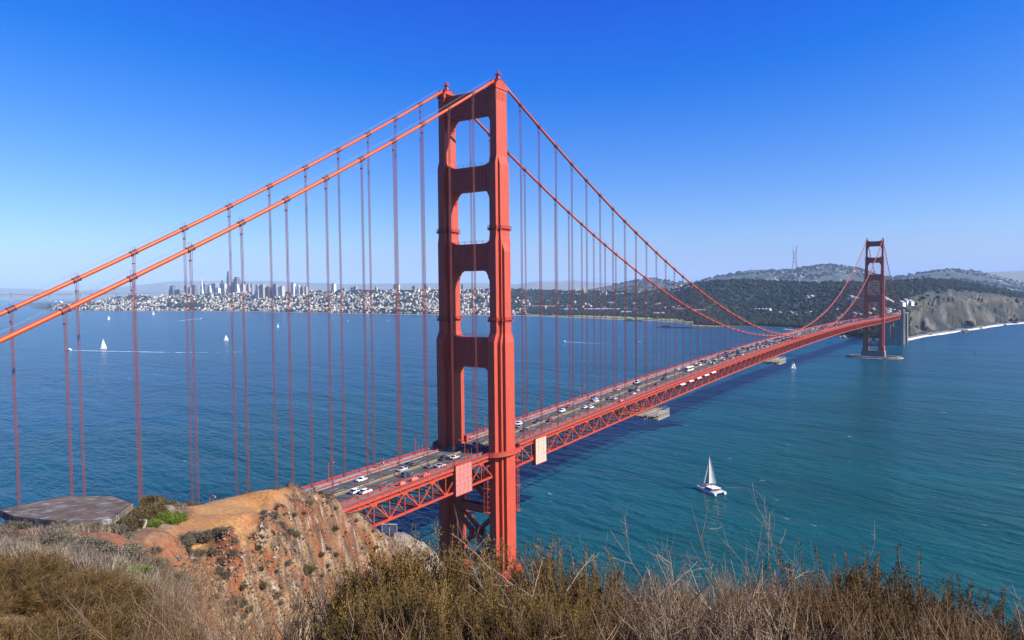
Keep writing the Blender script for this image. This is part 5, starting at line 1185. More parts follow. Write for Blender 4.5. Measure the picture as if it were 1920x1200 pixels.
# ---- people: one continuous skinned body each
def person_mesh(walk=.22, seat=False, arm=.12):
    J = {'pel': (0, 0, .94), 'sp': (0, .01, 1.18), 'ch': (0, 0, 1.38), 'nk': (0, .01, 1.50), 'hd': (0, .03, 1.62), 'tp': (0, .02, 1.74),
         'lh': (-.10, 0, .90), 'lk': (-.11, walk*.55, .50), 'la': (-.11, walk*.6, .08), 'lf': (-.12, walk*.6+.17, .04), 'rh': (.10, 0, .90), 'rk': (.11, -walk*.1, .50), 'ra': (.11, -walk, .10), 'rf': (.12, -walk+.16, .04),
         'ls': (-.19, 0, 1.41), 'le': (-.25, -arm, 1.13), 'lw': (-.25, -arm+.10, .88), 'lp': (-.25, -arm+.14, .78), 'rs': (.19, 0, 1.41), 're': (.25, arm*.7, 1.13), 'rw': (.25, arm+.12, .90), 'rp': (.25, arm+.16, .80)}
    R = {'pel': .15, 'sp': .13, 'ch': .15, 'nk': .055, 'hd': .095, 'tp': .07, 'lh': .09, 'rh': .09, 'lk': .06, 'rk': .06, 'la': .042, 'ra': .042, 'lf': .035, 'rf': .035, 'ls': .06, 'rs': .06, 'le': .045, 're': .045, 'lw': .032, 'rw': .032, 'lp': .036, 'rp': .036}
    E = [('pel', 'sp'), ('sp', 'ch'), ('ch', 'nk'), ('nk', 'hd'), ('hd', 'tp'), ('pel', 'lh'), ('lh', 'lk'), ('lk', 'la'), ('la', 'lf'), ('pel', 'rh'), ('rh', 'rk'), ('rk', 'ra'), ('ra', 'rf'), ('ch', 'ls'), ('ls', 'le'), ('le', 'lw'), ('lw', 'lp'), ('ch', 'rs'), ('rs', 're'), ('re', 'rw'), ('rw', 'rp')]
    ks = list(J); me = bpy.data.meshes.new('body'); me.from_pydata([J[k] for k in ks], [(ks.index(a), ks.index(b)) for a, b in E], []); o = bpy.data.objects.new('tmp', me); COL.objects.link(o)
    md_ = o.modifiers.new('skin', 'SKIN'); sv = me.skin_vertices[0].data
    for i, k in enumerate(ks): sv[i].radius = (R[k], R[k]*(.78 if k in ('pel', 'sp', 'ch') else 1)); sv[i].use_root = k == 'pel'
    o.modifiers.new('sub', 'SUBSURF').levels = 1
    dg = bpy.context.evaluated_depsgraph_get(); m2 = bpy.data.meshes.new_from_object(o.evaluated_get(dg)); bpy.data.objects.remove(o); return m2
PM = [person_mesh(.22), person_mesh(.05, arm=.03), person_mesh(.34, arm=.2)]
m_skin = mat('skin', (.45, .26, .18), rough=.6); m_hair = mat('hair', (.03, .02, .015), rough=.7)
SHIRT = {'dark': (.03, .03, .035), 'white': (.7, .7, .68), 'blue': (.05, .10, .30), 'red': (.40, .04, .04), 'yellow': (.60, .42, .08), 'grey': (.22, .22, .23)}
def person(loc, rz, shirt, legs, label, group, v=0):
    me = PM[v].copy(); me.name = 'person'
    for m_ in (mat('trousers_'+legs, SHIRT[legs], rough=.85), mat('shirt_'+shirt, SHIRT[shirt], rough=.85), m_skin, m_hair): me.materials.append(m_)
    for p in me.polygons:
        c = p.center; p.use_smooth = True
        p.material_index = 0 if c.z < .96 and abs(c.x) < .19 else 3 if c.z > 1.66 or (c.z > 1.58 and c.y < -.02) else 2 if c.z > 1.49 or (abs(c.x) > .2 and c.z < .90) else 1
    o = bpy.data.objects.new('person', me); COL.objects.link(o); o.location = loc; o.rotation_euler = (0, 0, rz); tag(o, label, 'person', group); return o
PP = [(-12.6, -46.5, 'dark', 'dark', 0), (-12.1, -45.2, 'dark', 'grey', 2), (-12.9, -44, 'white', 'dark', 0), (-12.4, -37, 'grey', 'dark', 1), (-12.4, 54, 'yellow', 'dark', 0), (-12.0, 52, 'dark', 'dark', 2), (-12.4, 63.5, 'grey', 'dark', 0), (-12.8, 84, 'dark', 'dark', 1), (-12.2, 89, 'dark', 'blue', 0), (-12.6, 101, 'dark', 'dark', 2), (-12.2, 128, 'red', 'dark', 0), (-12.6, 132, 'dark', 'dark', 0), (-12.2, 147, 'dark', 'grey', 2), (-12.4, 203, 'dark', 'dark', 0), (-12.4, 239, 'blue', 'dark', 2), (-12.5, -20, 'blue', 'dark', 0), (-12.6, -17, 'white', 'dark', 1)]
for k, (x, y, a, b, v) in enumerate(PP):
    lb = {0: 'pedestrian in dark clothes on the far sidewalk, left one of a close trio', 1: 'pedestrian in black top and grey trousers in the close trio', 2: 'pedestrian in a white top in the close trio on the far sidewalk', 3: 'lone pedestrian in grey on the far sidewalk before the tower', 4: 'pedestrian in a yellow top on the far sidewalk right of the tower', 10: 'pedestrian in a red top on the far sidewalk', 14: 'pedestrian in blue, farthest of the walkers on the far sidewalk', 15: 'pedestrian in blue in the shadow beside the tower foot', 16: 'pedestrian in white in the shadow beside the tower foot', 6: 'pedestrian in grey on the far sidewalk just past the yellow one', 8: 'walker in black top and blue trousers on the far sidewalk'}.get(k, 'pedestrian in dark clothes walking along the far sidewalk past the tower')
    person((x, y, deck_z(y)+.205), 0 if k % 2 else math.pi, a, b, lb, 'pedestrians on the far sidewalk', v)

# ================================================================ BOATS
m_hullw = mat('white_gelcoat', (.72, .73, .74), (.66, .67, .68), .4, rough=.3); m_sail = mat('sail_cloth', (.74, .73, .70), (.64, .63, .60), .25, rough=.8, tr=.25); m_deckd = mat('boat_deck', (.46, .44, .41), rough=.7)
def hull(mb, L, Wd, H, x=0, stern=.8, draft=.3):
    R = []
    for u, w, z in ((-.5, stern, .85), (-.3, .95, .85), (0, 1, .88), (.25, .82, .95), (.42, .42, 1.05), (.5, .05, 1.15)):
        R.append([(x-Wd/2*w*.55, u*L, -draft), (x+Wd/2*w*.55, u*L, -draft), (x+Wd/2*w, u*L, H*z*.6), (x+Wd/2*w*.95, u*L, H*z), (x-Wd/2*w*.95, u*L, H*z), (x-Wd/2*w, u*L, H*z*.6)])
    mb.loft(R)
def sail_mb(tack, clew, head, belly, off, n=9, roach=.12):
    tack, clew, head = [np.array(p, float) for p in (tack, clew, head)]; V = []; F = []; m_ = 6; off = np.array(off, float)
    for i in range(n+1):
        t = i/n; a = tack+(head-tack)*t; b = clew+(head-clew)*t+(clew-tack)*roach*math.sin(math.pi*t)
        for j in range(m_+1):
            u = j/m_; V.append(a+(b-a)*u+off*belly*math.sin(math.pi*u)*(1-t*.7))
    k = len(V); mb = MB(); q = lambda i, j: i*(m_+1)+j; th = off*.05
    V2 = V+[v+th for v in V]; F = [(q(i, j), q(i, j+1), q(i+1, j+1), q(i+1, j)) for i in range(n) for j in range(m_)]; F += [tuple(k+x for x in reversed(f)) for f in F]; mb.add(V2, F); return mb
# large catamaran in front
cb = at_z(1333, 921, 0.); t = empty('catamaran', (cb[0], cb[1], 0)); Lc = 20.5
dirv = at_z(1313, 908, .0)-at_z(1345, 921, .0); t.rotation_euler = (0, 0, math.atan2(dirv[1], dirv[0])-math.pi/2)
for s in (-1, 1): h = MB(); hull(h, Lc, 2.2, 1.9, s*4.0); h.build('hull', mat('blue_white_hull', (.60, .66, .76), rough=.3) if s < 0 else m_hullw, t)
d = MB(); d.box((0, -1.5, 1.75), (4.6, 6.6, .16)); d.box((0, -8.4, 1.3), (4.2, .5, .4)); d.build('bridge_deck', m_deckd, t)
n_ = MB(); n_.box((0, 6.5, 1.68), (3.2, 2.2, .04)); n_.beam((-4.2, 8.6, 1.7), (4.2, 8.6, 1.7), .3, .3); n_.build('trampoline', m_dark, t)
c = MB(); c.loft([[(-3.4*w, y0, z), (3.4*w, y0, z), (3.4*w, y1, z), (-3.4*w, y1, z)] for w, y0, y1, z in ((1, -5.2, 2.6, 1.9), (.94, -5.0, 1.4, 3.3))]); c.build('cabin', m_glass, t)
c = MB(); c.loft([[(-3.6*w, y0, z), (3.6*w, y0, z), (3.6*w, y1, z), (-3.6*w, y1, z)] for w, y0, y1, z in ((1, -6.4, 1.6, 3.3), (.96, -6.3, 1.4, 3.55))]); c.build('cabin_roof', m_hullw, t)
m_ = MB(); m_.tube([(0, 2.2, 1.8), (0, 2.2, 24.8)], [.22, .13], 8); m_.beam((-2, 2.2, 13), (2, 2.2, 13), .14, .14); m_.build('mast', m_grey, t)
m_ = MB(); m_.tube([(0, 2.0, 4.6), (4.7, .1, 4.6)], .2, 8); m_.build('boom', m_grey, t)
sail_mb((0, 1.9, 4.9), (4.5, .15, 4.9), (0.05, 2.0, 24.2), .5, (.37, .93, 0)).build('mainsail', m_sail, t)
m_ = MB(); m_.tube([(0, 8.6, 2.0), (0, 7.8, 4.0), (0, 5.2, 11.5), (0, 2.5, 19.8)], [.22, .55, .42, .14], 8); m_.build('furled_jib', m_sail, t)
m_ = MB()
for s in (-1, 1): m_.tube([(s*4.2, 1.6, 1.9), (0, 2.2, 20.5)], .035, 4); m_.tube([(s*4.6, -9.5, 2.9), (s*4.8, 0, 2.9), (s*4.4, 8, 2.9)], .035, 4)
for s in (-1, 1):
    for y in np.arange(-9, 9, 2.2): m_.tube([(s*4.7, y, 1.8), (s*4.7, y, 2.9)], .03, 4)
m_.build('rigging', m_grey, t)
tag(t, 'large white catamaran with its mainsail up in the open water', 'catamaran')
Mw = Matrix.Translation(t.location) @ Matrix.Rotation(t.rotation_euler[2], 4, 'Z')
pr = np.random.default_rng(8)
for k in range(22):
    fr = k < 15; x = pr.uniform(-3.9, 3.9); y = pr.uniform(3.4, 8.2) if fr else pr.uniform(-8, -5.6)
    w = Mw @ Vector((x, y, 1.92 if not fr else 1.74)); person(w, pr.uniform(0, 6.28), ['dark', 'blue', 'white', 'red', 'grey', 'dark'][k % 6], 'dark', 'passenger standing on the front deck of the catamaran' if fr else 'passenger standing at the stern of the catamaran', 'passengers on the catamaran bow' if fr else 'passengers at the catamaran stern', 1)
def wake(pts, w0, w1, label, s0=.95, s1=.45, n=40):
    P = np.array([at_z(x, y, 0.)[:2] for x, y in pts]); tt = np.linspace(0, len(P)-1, n); L_ = [(np.interp(u, range(len(P)), P[:, 0]), np.interp(u, range(len(P)), P[:, 1]), w0+(w1-w0)*u/(len(P)-1), s0+(s1-s0)*u/(len(P)-1)) for u in tt]
    foam('wake', label, L_, (.25, .62, .8, .62, .25), .12)
wake([(1359, 914), (1420, 916), (1520, 923), (1640, 930)], .5, 1.6, 'thin wake line trailing behind the catamaran', .52, .32)
def yacht(px, py, Hm, head, lb, two=True, L=11., lean=0.):
    p = at_z(px, py, 0.); t = empty('sailboat', (p[0], p[1], 0), head); h = MB(); hull(h, L, L*.3, L*.12); h.build('hull', m_hullw, t); d = MB(); d.loft([[(-.9, -2, L*.1), (.9, -2, L*.1), (.8, 2, L*.11), (-.8, 2, L*.11)], [(-.7, -1.8, L*.15), (.7, -1.8, L*.15), (.6, 1.6, L*.15), (-.6, 1.6, L*.15)]]); d.build('cabin', m_hullw, t)
    m_ = MB(); m_.tube([(0, .8, L*.1), (lean, .6, Hm)], [.12, .07], 6); m_.build('mast', m_grey, t)
    sail_mb((0, .6, L*.17), (L*.08, -L*.36, L*.17), (lean, .5, Hm*.98), L*.06, (1, .15, 0)).build('mainsail', m_sail, t)
    if two: sail_mb((0, L*.47, L*.14), (L*.07, .4, L*.16), (lean, .8, Hm*.86), L*.06, (1, .15, 0), roach=.0).build('jib', m_sail, t)
    tag(t, lb, 'sailboat'); return t
yacht(1487, 691, 15.5, -.75, 'small sailboat just below the bridge deck shadow', True, 11)
yacht(194, 653.5, 26, -.25, 'tall sailed yacht behind the left cables', True, 15)
yacht(204, 599, 22, -.2, 'little sailboat far off beside the left waterfront', True, 14)
yacht(424, 638, 17, -.35, 'small sailboat crossing in the middle of the bay', True, 13)
yacht(521.5, 613.5, 17, -.3, 'bare masted little sailboat right of the middle hangers', False, 10)
yacht(287.5, 590, 26, -.25, 'white and red sailboat off the cream pier sheds', True, 14)
def motor(px, py, L, head, lb):
    p = at_z(px, py, 0.); t = empty('motor_boat', (p[0], p[1], 0), head); h = MB(); hull(h, L, L*.28, L*.13); h.build('hull', m_hullw, t); c = MB(); c.loft([[(-L*.10, -L*.28, z), (L*.10, -L*.28, z), (L*.09, L*.16+a, z), (-L*.09, L*.16+a, z)] for z, a in ((L*.11, 0), (L*.2, -L*.05))]); c.build('cabin', m_hullw, t)
    w = MB(); w.loft([[(-L*.085, -L*.22, z), (L*.085, -L*.22, z), (L*.075, L*.09, z), (-L*.075, L*.09, z)] for z in (L*.2, L*.245)]); w.build('flybridge', m_glass, t); a = MB(); a.tube([(0, -L*.05, L*.24), (0, -L*.08, L*.36)], L*.008, 5); a.build('radar_mast', m_grey, t); tag(t, lb, 'motor boat')
A, B = at_z(120, 656, 0.), at_z(170, 657.5, 0.); hd = math.atan2(*(A-B)[[1, 0]])-math.pi/2
motor(127, 656.5, 22, hd, 'white motor yacht towing a long wake behind the left hangers'); wake([(136, 657), (200, 658.5), (330, 661), (480, 660)], 3, 9, 'long white wake of the motor yacht on the left', 1.0, .5)
A, B = at_z(377, 597, 0.), at_z(330, 602, 0.); motor(376.5, 597.3, 14, math.atan2(*(A-B)[[1, 0]])-math.pi/2, 'speedboat racing toward the middle of the bay'); wake([(374, 597.8), (345, 600.5), (322, 604)], 5, 16, 'wake of the racing speedboat', 1.0, .45)
A, B = at_z(1056, 640, 0.), at_z(1110, 644, 0.); motor(1056.5, 640.3, 13, math.atan2(*(A-B)[[1, 0]])-math.pi/2, 'speedboat crossing behind the right hand hangers'); wake([(1059, 641), (1085, 642.2), (1125, 644.5), (1180, 646.5)], 2.5, 6, 'wake of the speedboat behind the right hand hangers', 1.0, .45)
motor(652, 602, 9, .3, 'tiny motor boat off the beach left of the tower'); motor(728, 601, 9, 1.3, 'second tiny motor boat nearer the tower leg'); motor(1198, 641, 9, 2., 'tiny boat beside the hangers right of the crossing speedboat')
# red channel buoy to the right
p = at_z(1828, 663, 0.); t = empty('channel_buoy', (p[0], p[1], 0)); b = MB(); b.tube([(0, 0, -.6), (0, 0, .9)], 1.5, 12); b.build('float', mat('buoy_red', (.10, .025, .02), rough=.6), t); b = MB()
for k in range(4): b.tube([(1.0*math.cos(k*1.57), 1.0*math.sin(k*1.57), .9), (.35*math.cos(k*1.57), .35*math.sin(k*1.57), 5.0)], .12, 5)
b.box((0, 0, 4.3), (.7, .7, .9)); b.build('cage', m_dark, t); b = MB(); b.tube([(0, 0, 5.1), (0, 0, 6)], .3, 8); b.build('lantern', m_dark, t); tag(t, 'dark channel buoy alone on the water at the right', 'buoy')
wk = np.random.default_rng(3); WC = []
# scattered whitecaps
for k in range(75):
    x = wk.uniform(0, 1920); y = 600+ (1010-600)*wk.random()**1.5; p = at_z(x, y, .15); s_ = wk.uniform(.3, 1.0)*(1+.3*wk.random()); a = math.radians(-18)+wk.normal()*.25; WC.append((p, s_, a))
V = []; C = []; F = []
for p, s_, a in WC:
    b = len(V); ca, sa = math.cos(a), math.sin(a); n = 5
    for i in range(n):
        for j in range(3): u = (i-2)*s_*1.6; v = (j-1)*s_*.30; V.append((p[0]+u*ca-v*sa, p[1]+u*sa+v*ca, .16)); C.append([(.85 if j == 1 else .3)*(1-abs(i-2)*.22)]*3)
    F += [(b+i*3+j, b+(i+1)*3+j, b+(i+1)*3+j+1, b+i*3+j+1) for i in range(n-1) for j in range(2)]
o = np_mesh('whitecaps', np.array(V), np.array(F), m_foam, col=np.array(C)); tag(o, 'scattered small whitecaps on the strait', 'foam', kind='stuff')
# ================================================================ BUNKER ON THE HEADLAND
RP = [at_z(x, y, RZ)[:2] for x, y in ((120, 930), (212, 929), (250, 943), (213, 971), (150, 982), (24, 969), (-6, 956))]
bc_ = np.mean(RP, axis=0); rp = [tuple(p-bc_) for p in RP]
t = empty('bunker', (bc_[0], bc_[1], RZ-1.9)); tag(t, 'low concrete bunker with a flat stained roof at the headland edge', 'bunker')
m_roof = bpy.data.materials.new('stained_roof_concrete'); m_roof.use_nodes = True
def roof_nodes():
    T = m_roof.node_tree; N = T.nodes; L = T.links; b = N['Principled BSDF']; b.inputs['Roughness'].default_value = .9; tc = N.new('ShaderNodeTexCoord')
    n = N.new('ShaderNodeTexNoise'); n.inputs['Scale'].default_value = 1.3; n.inputs['Detail'].default_value = 8; n.inputs['Roughness'].default_value = .65; L.new(tc.outputs['Object'], n.inputs['Vector'])
    r = N.new('ShaderNodeValToRGB'); e = r.color_ramp.elements; e[0].position = .3; e[0].color = (.038, .027, .018, 1); e[1].position = .62; e[1].color = (.115, .082, .055, 1); L.new(n.outputs[0], r.inputs[0])
    # chalky graffiti-like smears
    mp = N.new('ShaderNodeMapping'); mp.vector_type = 'TEXTURE'; mp.inputs['Rotation'].default_value = (0, 0, .9); mp.inputs['Scale'].default_value = (1.6, .22, 1); L.new(tc.outputs['Object'], mp.inputs[0])
    n2 = N.new('ShaderNodeTexNoise'); n2.inputs['Scale'].default_value = 1.0; n2.inputs['Detail'].default_value = 6; n2.inputs['Distortion'].default_value = 1.2; L.new(mp.outputs[0], n2.inputs['Vector'])
    mr = N.new('ShaderNodeMapRange'); mr.inputs['From Min'].default_value = .50; mr.inputs['From Max'].default_value = .60; L.new(n2.outputs[0], mr.inputs[0]); mr.inputs['To Max'].default_value = .5
    n3 = N.new('ShaderNodeTexNoise'); n3.inputs['Scale'].default_value = .8; L.new(tc.outputs['Object'], n3.inputs['Vector']); m3 = N.new('ShaderNodeMapRange'); m3.inputs['From Min'].default_value = .42; m3.inputs['From Max'].default_value = .55; L.new(n3.outputs[0], m3.inputs[0])
    mm = N.new('ShaderNodeMath'); mm.operation = 'MULTIPLY'; L.new(mr.outputs[0], mm.inputs[0]); L.new(m3.outputs[0], mm.inputs[1])
    mx = N.new('ShaderNodeMix'); mx.data_type = 'RGBA'; L.new(mm.outputs[0], mx.inputs['Factor']); L.new(r.outputs[0], mx.inputs[6]); mx.inputs[7].default_value = (.32, .40, .41, 1); L.new(mx.outputs[2], b.inputs['Base Color'])
roof_nodes()
m_oldconc = mat('old_pale_concrete', (.46, .42, .35), (.24, .20, .16), 2.2, rough=.9, bump=(8, .4, .05))
cen = np.mean(rp, axis=0); sc = lambda f: [tuple(cen+(np.array(p)-cen)*f) for p in rp]
b = MB(); b.loft([[(x, y, z) for x, y in sc(f)] for f, z in ((.985, 1.42), (1.0, 1.5), (1.0, 1.84), (.99, 1.9))]); b.build('roof', [m_roof], t)
b = MB()
for i in range(len(rp)):
    p, q = np.array(sc(.975)[i]), np.array(sc(.975)[(i+1) % len(rp)]); b.beam((*p, 1.885), (*q, 1.885), .10, .05)
b.build('drip_edge', m_dark, t)
b = MB(); b.prism(sc(.90), -3.2, 1.43); b.build('wall', m_oldconc, t)
b = MB(); c0 = np.array(rp[2])*.55+np.array(rp[3])*.45; dd = np.array(rp[3])-np.array(rp[2]); an = math.atan2(dd[1], dd[0]); nrm = np.array((-dd[1], dd[0]))/np.linalg.norm(dd); nrm = nrm if nrm@(c0-cen) > 0 else -nrm
b.box((c0[0]+nrm[0]*.2, c0[1]+nrm[1]*.2, .62), (1.25, .75, .16), rz=an); b.box((c0[0]+nrm[0]*.75, c0[1]+nrm[1]*.75, .2), (1.25, .12, .45), rz=an); b.build('window_ledge', m_oldconc, t)
b = MB(); b.box((c0[0]-nrm[0]*.25, c0[1]-nrm[1]*.25, 1.08), (.9, .35, .26), rz=an); b.build('slit_opening', m_dark, t)

# chain link fence on the rock tip
A = at_d(716, 994, 116.); B = at_d(744, 990, 117.); t = empty('chain_link_fence', tuple(A)); tag(t, 'short grey chain link fence on the rock tip below the truss', 'fence'); d = B-A
for k in range(3):
    p = d*(k/2.); gz = ground(*ad(A+p))-A[2]; m_ = MB(); m_.tube([(p[0], p[1], gz-.5), (p[0], p[1], gz+1.7)], .07, 6); m_.build('post', m_grey, t)
m_ = MB(); g0 = ground(*ad(A))-A[2]; g1 = ground(*ad(B))-A[2]
for k in range(25):
    for s in (0, 1):
        u0 = k/24.; u1 = min(1, max(0, u0+(.12 if s else -.12))); m_.tube([(d[0]*u0, d[1]*u0, g0+(g1-g0)*u0+.05), (d[0]*u1, d[1]*u1, g0+(g1-g0)*u1+1.6)], .012, 3)
m_.tube([(0, 0, g0+1.62), (d[0], d[1], g1+1.62)], .035, 5); m_.build('mesh', m_grey, t)

# ================================================================ VEGETATION OF THE HEADLAND
def leaf_tris(P, D, ln, wd, r):
    """triangles at P pointing along D (n,3) with random roll"""
    n = len(P); D = D/(np.linalg.norm(D, axis=1)[:, None]+1e-9); R = r.normal(size=(n, 3)); A = np.cross(D, R); A /= np.linalg.norm(A, axis=1)[:, None]+1e-9
    ln = np.broadcast_to(ln, n)[:, None]; wd = np.broadcast_to(wd, n)[:, None]
    return np.stack([P-A*wd*.5, P+A*wd*.5, P+D*ln], 1)
def stick(pts, r0_, r1_, V, F, n=3):
    pts = np.array(pts); m_ = len(pts); t = np.gradient(pts, axis=0); t /= np.linalg.norm(t, axis=1)[:, None]+1e-9; ref = np.array([.3, .2, .93]) if abs(t[0][2]) < .8 else np.array([1., .1, 0]); b = len(V)
    for i in range(m_):
        a = np.cross(t[i], ref); a /= np.linalg.norm(a)+1e-9; c = np.cross(t[i], a); rr_ = r0_+(r1_-r0_)*i/(m_-1)
        for k in range(n): V.append(pts[i]+rr_*(math.cos(6.283*k/n)*a+math.sin(6.283*k/n)*c))
    for i in range(m_-1):
        for k in range(n): F.append((b+i*n+k, b+i*n+(k+1) % n, b+(i+1)*n+(k+1) % n, b+(i+1)*n+k))
def bent(p, d, L, r, up=.25, wob=.25, n=6):
    pts = [np.array(p, float)]; d = np.array(d, float); d /= np.linalg.norm(d)
    for i in range(n): d = d+np.array((0, 0, up/n))+r.normal(size=3)*wob/n; d /= np.linalg.norm(d); pts.append(pts[-1]+d*L/n)
    return np.array(pts)
m_leaf = mat('scrub_leaf', (1, 1, 1), (.7, .7, .65), 9., rough=.8, vcol=True, spec=.15, tr=.22)
m_twig = mat('dry_twig', (.24, .165, .10), (.14, .09, .055), 6., rough=.9)
m_pale = mat('bleached_twig', (.36, .28, .20), (.22, .16, .11), 5., rough=.9)
m_straw = mat('straw', (1, 1, 1), (.75, .72, .7), 4., rough=.85, vcol=True, spec=.1, tr=.25)
def shrub_mesh(seed, stems, H, spread, plumes, leaves, ll, lw, cols, plume_len=.30, rad=.035, taper=False, upr=.55):
    """stems that fan out from the base, side plumes on them, many leaves round each plume"""
    r = np.random.default_rng(seed); V = []; F = []; T = []; C = []
    for k in range(stems):
        a = r.uniform(0, 6.283); tilt = r.uniform(.05, spread); d = (math.cos(a)*tilt, math.sin(a)*tilt, 1); L = H*r.uniform(.62, 1.02)/math.sqrt(1+tilt*tilt*.5)
        p = bent((r.normal()*.12, r.normal()*.12, 0), d, L, r, upr*.35, .45, 8); stick(p, .011, .003, V, F)
        base = cols[r.integers(len(cols))]*r.uniform(.75, 1.2)
        for q in range(plumes):
            u = r.uniform(.30, 1.)**.8; i = min(7, int(u*8)); s0 = p[i]+(p[i+1]-p[i])*(u*8-i if u < 1 else 1); dd = np.array((math.cos(a)*.5, math.sin(a)*.5, .6))+r.normal(size=3)*.55; dd[2] = abs(dd[2])+upr
            pl = bent(s0, dd, plume_len*r.uniform(.6, 1.2), r, upr*.6, .35, 5); stick(pl, .0035, .0015, V, F)
            n = int(leaves*r.uniform(.7, 1.3)); w = r.random(n)**.8*5; ii = np.minimum(w.astype(int), 4); fr = (w-ii)[:, None]; P = pl[ii]*(1-fr)+pl[ii+1]*fr
            ax = (pl[-1]-pl[0]); ax /= np.linalg.norm(ax); off = r.normal(size=(n, 3)); rr_ = rad*(1-.75*(w/5)[:, None] if taper else 1.); P = P+off*rr_*.45
            D = ax[None]*.8+off*.75; T.append(leaf_tris(P, D, ll*r.uniform(.6, 1.2, n), lw, r)); C.append(np.repeat((base*r.uniform(.6, 1.25, (n, 1)))[:, None], 3, 1))
    T = np.concatenate(T).reshape(-1, 3); C = np.concatenate(C).reshape(-1, 3)
    return np.array(V), np.array(F), T, C
def shrub_proto(name, *a, twig=None, **k):
    V, F, T, C = shrub_mesh(*a, **k); t = empty(name); np_mesh('foliage', T, np.arange(len(T)).reshape(-1, 3), m_leaf, t, col=C); np_mesh('branches', V, F, twig or m_twig, t); return t
OL = np.array([(.22, .128, .028), (.155, .096, .022), (.29, .182, .048), (.10, .072, .019), (.20, .13, .03)])
BR = np.array([(.13, .076, .019), (.088, .052, .014), (.185, .108, .028), (.058, .038, .012)])
GY = np.array([(.20, .175, .135), (.14, .125, .10), (.25, .215, .165), (.155, .135, .085)]); GR = np.array([(.17, .24, .03), (.115, .17, .03), (.22, .28, .05)])
leafy = [shrub_proto('leafy_shrub', 100+k, 74, 1.55, .62, 9, 52, .027, .0115, OL, plume_len=.26, rad=.05) for k in range(3)]
plume = [shrub_proto('plume_shrub', 200+k, 76, 1.5, .55, 5, 120, .024, .009, BR, plume_len=.42, rad=.045, taper=True, upr=.9) for k in range(2)]
used = set()
def place(protos, k, px, d, topy, label, cat, group, H=1.5, wide=.82, pad=.16):
    P = at_d(px, topy, d); a, dd = ad(P); g = ground(a, dd); s = max(.3, (P[2]-g)/(H+pad)); o = protos[k % len(protos)]
    if o.name in used: o = copy_tree(o)
    used.add(o.name); w = np.clip(s, .75, 1.25)*wide; o.location = (P[0], P[1], g); o.scale = (w, w, s); o.rotation_euler = (0, 0, (k*2.399) % 6.283); tag(o, label, cat, group); return o
LF = [(672, 5.0, 1080), (708, 5.1, 1056), (745, 5.0, 1042), (785, 5.2, 1036), (826, 5.1, 1034), (868, 5.3, 1040), (908, 5.0, 1052), (948, 5.2, 1058), (990, 5.1, 1052), (1030, 5.2, 1062), (1072, 5.0, 1066), (1112, 5.1, 1080), (668, 4.3, 1135), (715, 4.1, 1120), (770, 4.2, 1112), (825, 4.0, 1118), (880, 4.3, 1108), (935, 4.1, 1124), (990, 4.2, 1122), (1045, 4.0, 1132), (1100, 4.2, 1140)]
for k, (x, d, y) in enumerate(LF): place(leafy, k, x, d, y, '%s olive leafy shrub from the left in the %s row of the foreground scrub' % (ORD[k+1] if k < 12 else ORD[k-11], 'back' if k < 12 else 'front'), 'shrub', 'olive leafy shrubs in the foreground', wide=.56, pad=.05)
PL = [(1565, 5.2, 1068), (1618, 5.0, 1062), (1672, 5.2, 1074), (1722, 5.1, 1088), (1768, 5.2, 1104), (1806, 5.0, 1122), (1835, 4.8, 1150), (1530, 4.4, 1125), (1600, 4.1, 1128), (1680, 4.2, 1132), (1755, 4.1, 1150), (1900, 4.6, 1185)]
for k, (x, d, y) in enumerate(PL): place(plume, k, x, d, y, '%s dark brown plumed shrub from the left in the %s row at the right' % (ORD[k+1] if k < 7 else ORD[k-6], 'back' if k < 7 else 'front'), 'shrub', 'dark plumed shrubs at the lower right')
TW = [(1165, 5.1, 1085), (1225, 5.3, 1088), (1290, 5.1, 1082), (1350, 5.2, 1076), (1415, 5.0, 1078), (1475, 5.2, 1074), (1190, 4.2, 1138), (1270, 4.0, 1138), (1360, 4.2, 1132), (1450, 4.0, 1135)]
twiggy = [shrub_proto('twiggy_shrub', 300+k, 110, 1.5, .60, 9, 9, .026, .008, np.array([(.13, .08, .035), (.17, .11, .05), (.09, .06, .03)]), plume_len=.34, rad=.05, upr=.5, twig=m_pale if k else m_twig) for k in range(2)]
for k, (x, d, y) in enumerate(TW): place(twiggy, k, x, d, y, '%s nearly bare twiggy shrub from the left in the %s row, lower middle' % (ORD[k+1] if k < 6 else ORD[k-5], 'back' if k < 6 else 'front'), 'shrub', 'dry twiggy shrubs in the foreground')
# low dark brush on the near slope at the left
brush = [shrub_proto('low_brush', 400+k, 70, .8, 1.9, 7, 44, .030, .011, BR*1.15, plume_len=.32, rad=.05, upr=.15) for k in range(2)]
lr = np.random.default_rng(44); k = 0
for row, (da, db, n) in enumerate(((7.7, 8.6, 11), (8.6, 9.7, 12), (9.7, 11.0, 12), (10.6, 12.6, 7))):
    for i in range(n):
        x = (-40+350*i/(n-1) if row < 3 else 140+190*i/(n-1))+lr.uniform(-12, 12); d = lr.uniform(da, db); k += 1
        v = ray(x, 1100); a = d*(v@r0)/(v@f0); g = ground(a, d); o = brush[k % 2]
        if o.name in used: o = copy_tree(o)
        used.add(o.name); X, Y = xy(a, d); s = lr.uniform(.42, .66); o.location = (X, Y, g-.04); o.scale = (s*1.35, s*1.35, s); o.rotation_euler = (0, 0, k*1.7); tag(o, 'low tangled dark brown brush on the near slope, lower left', 'shrub', 'low dark brush at the lower left')
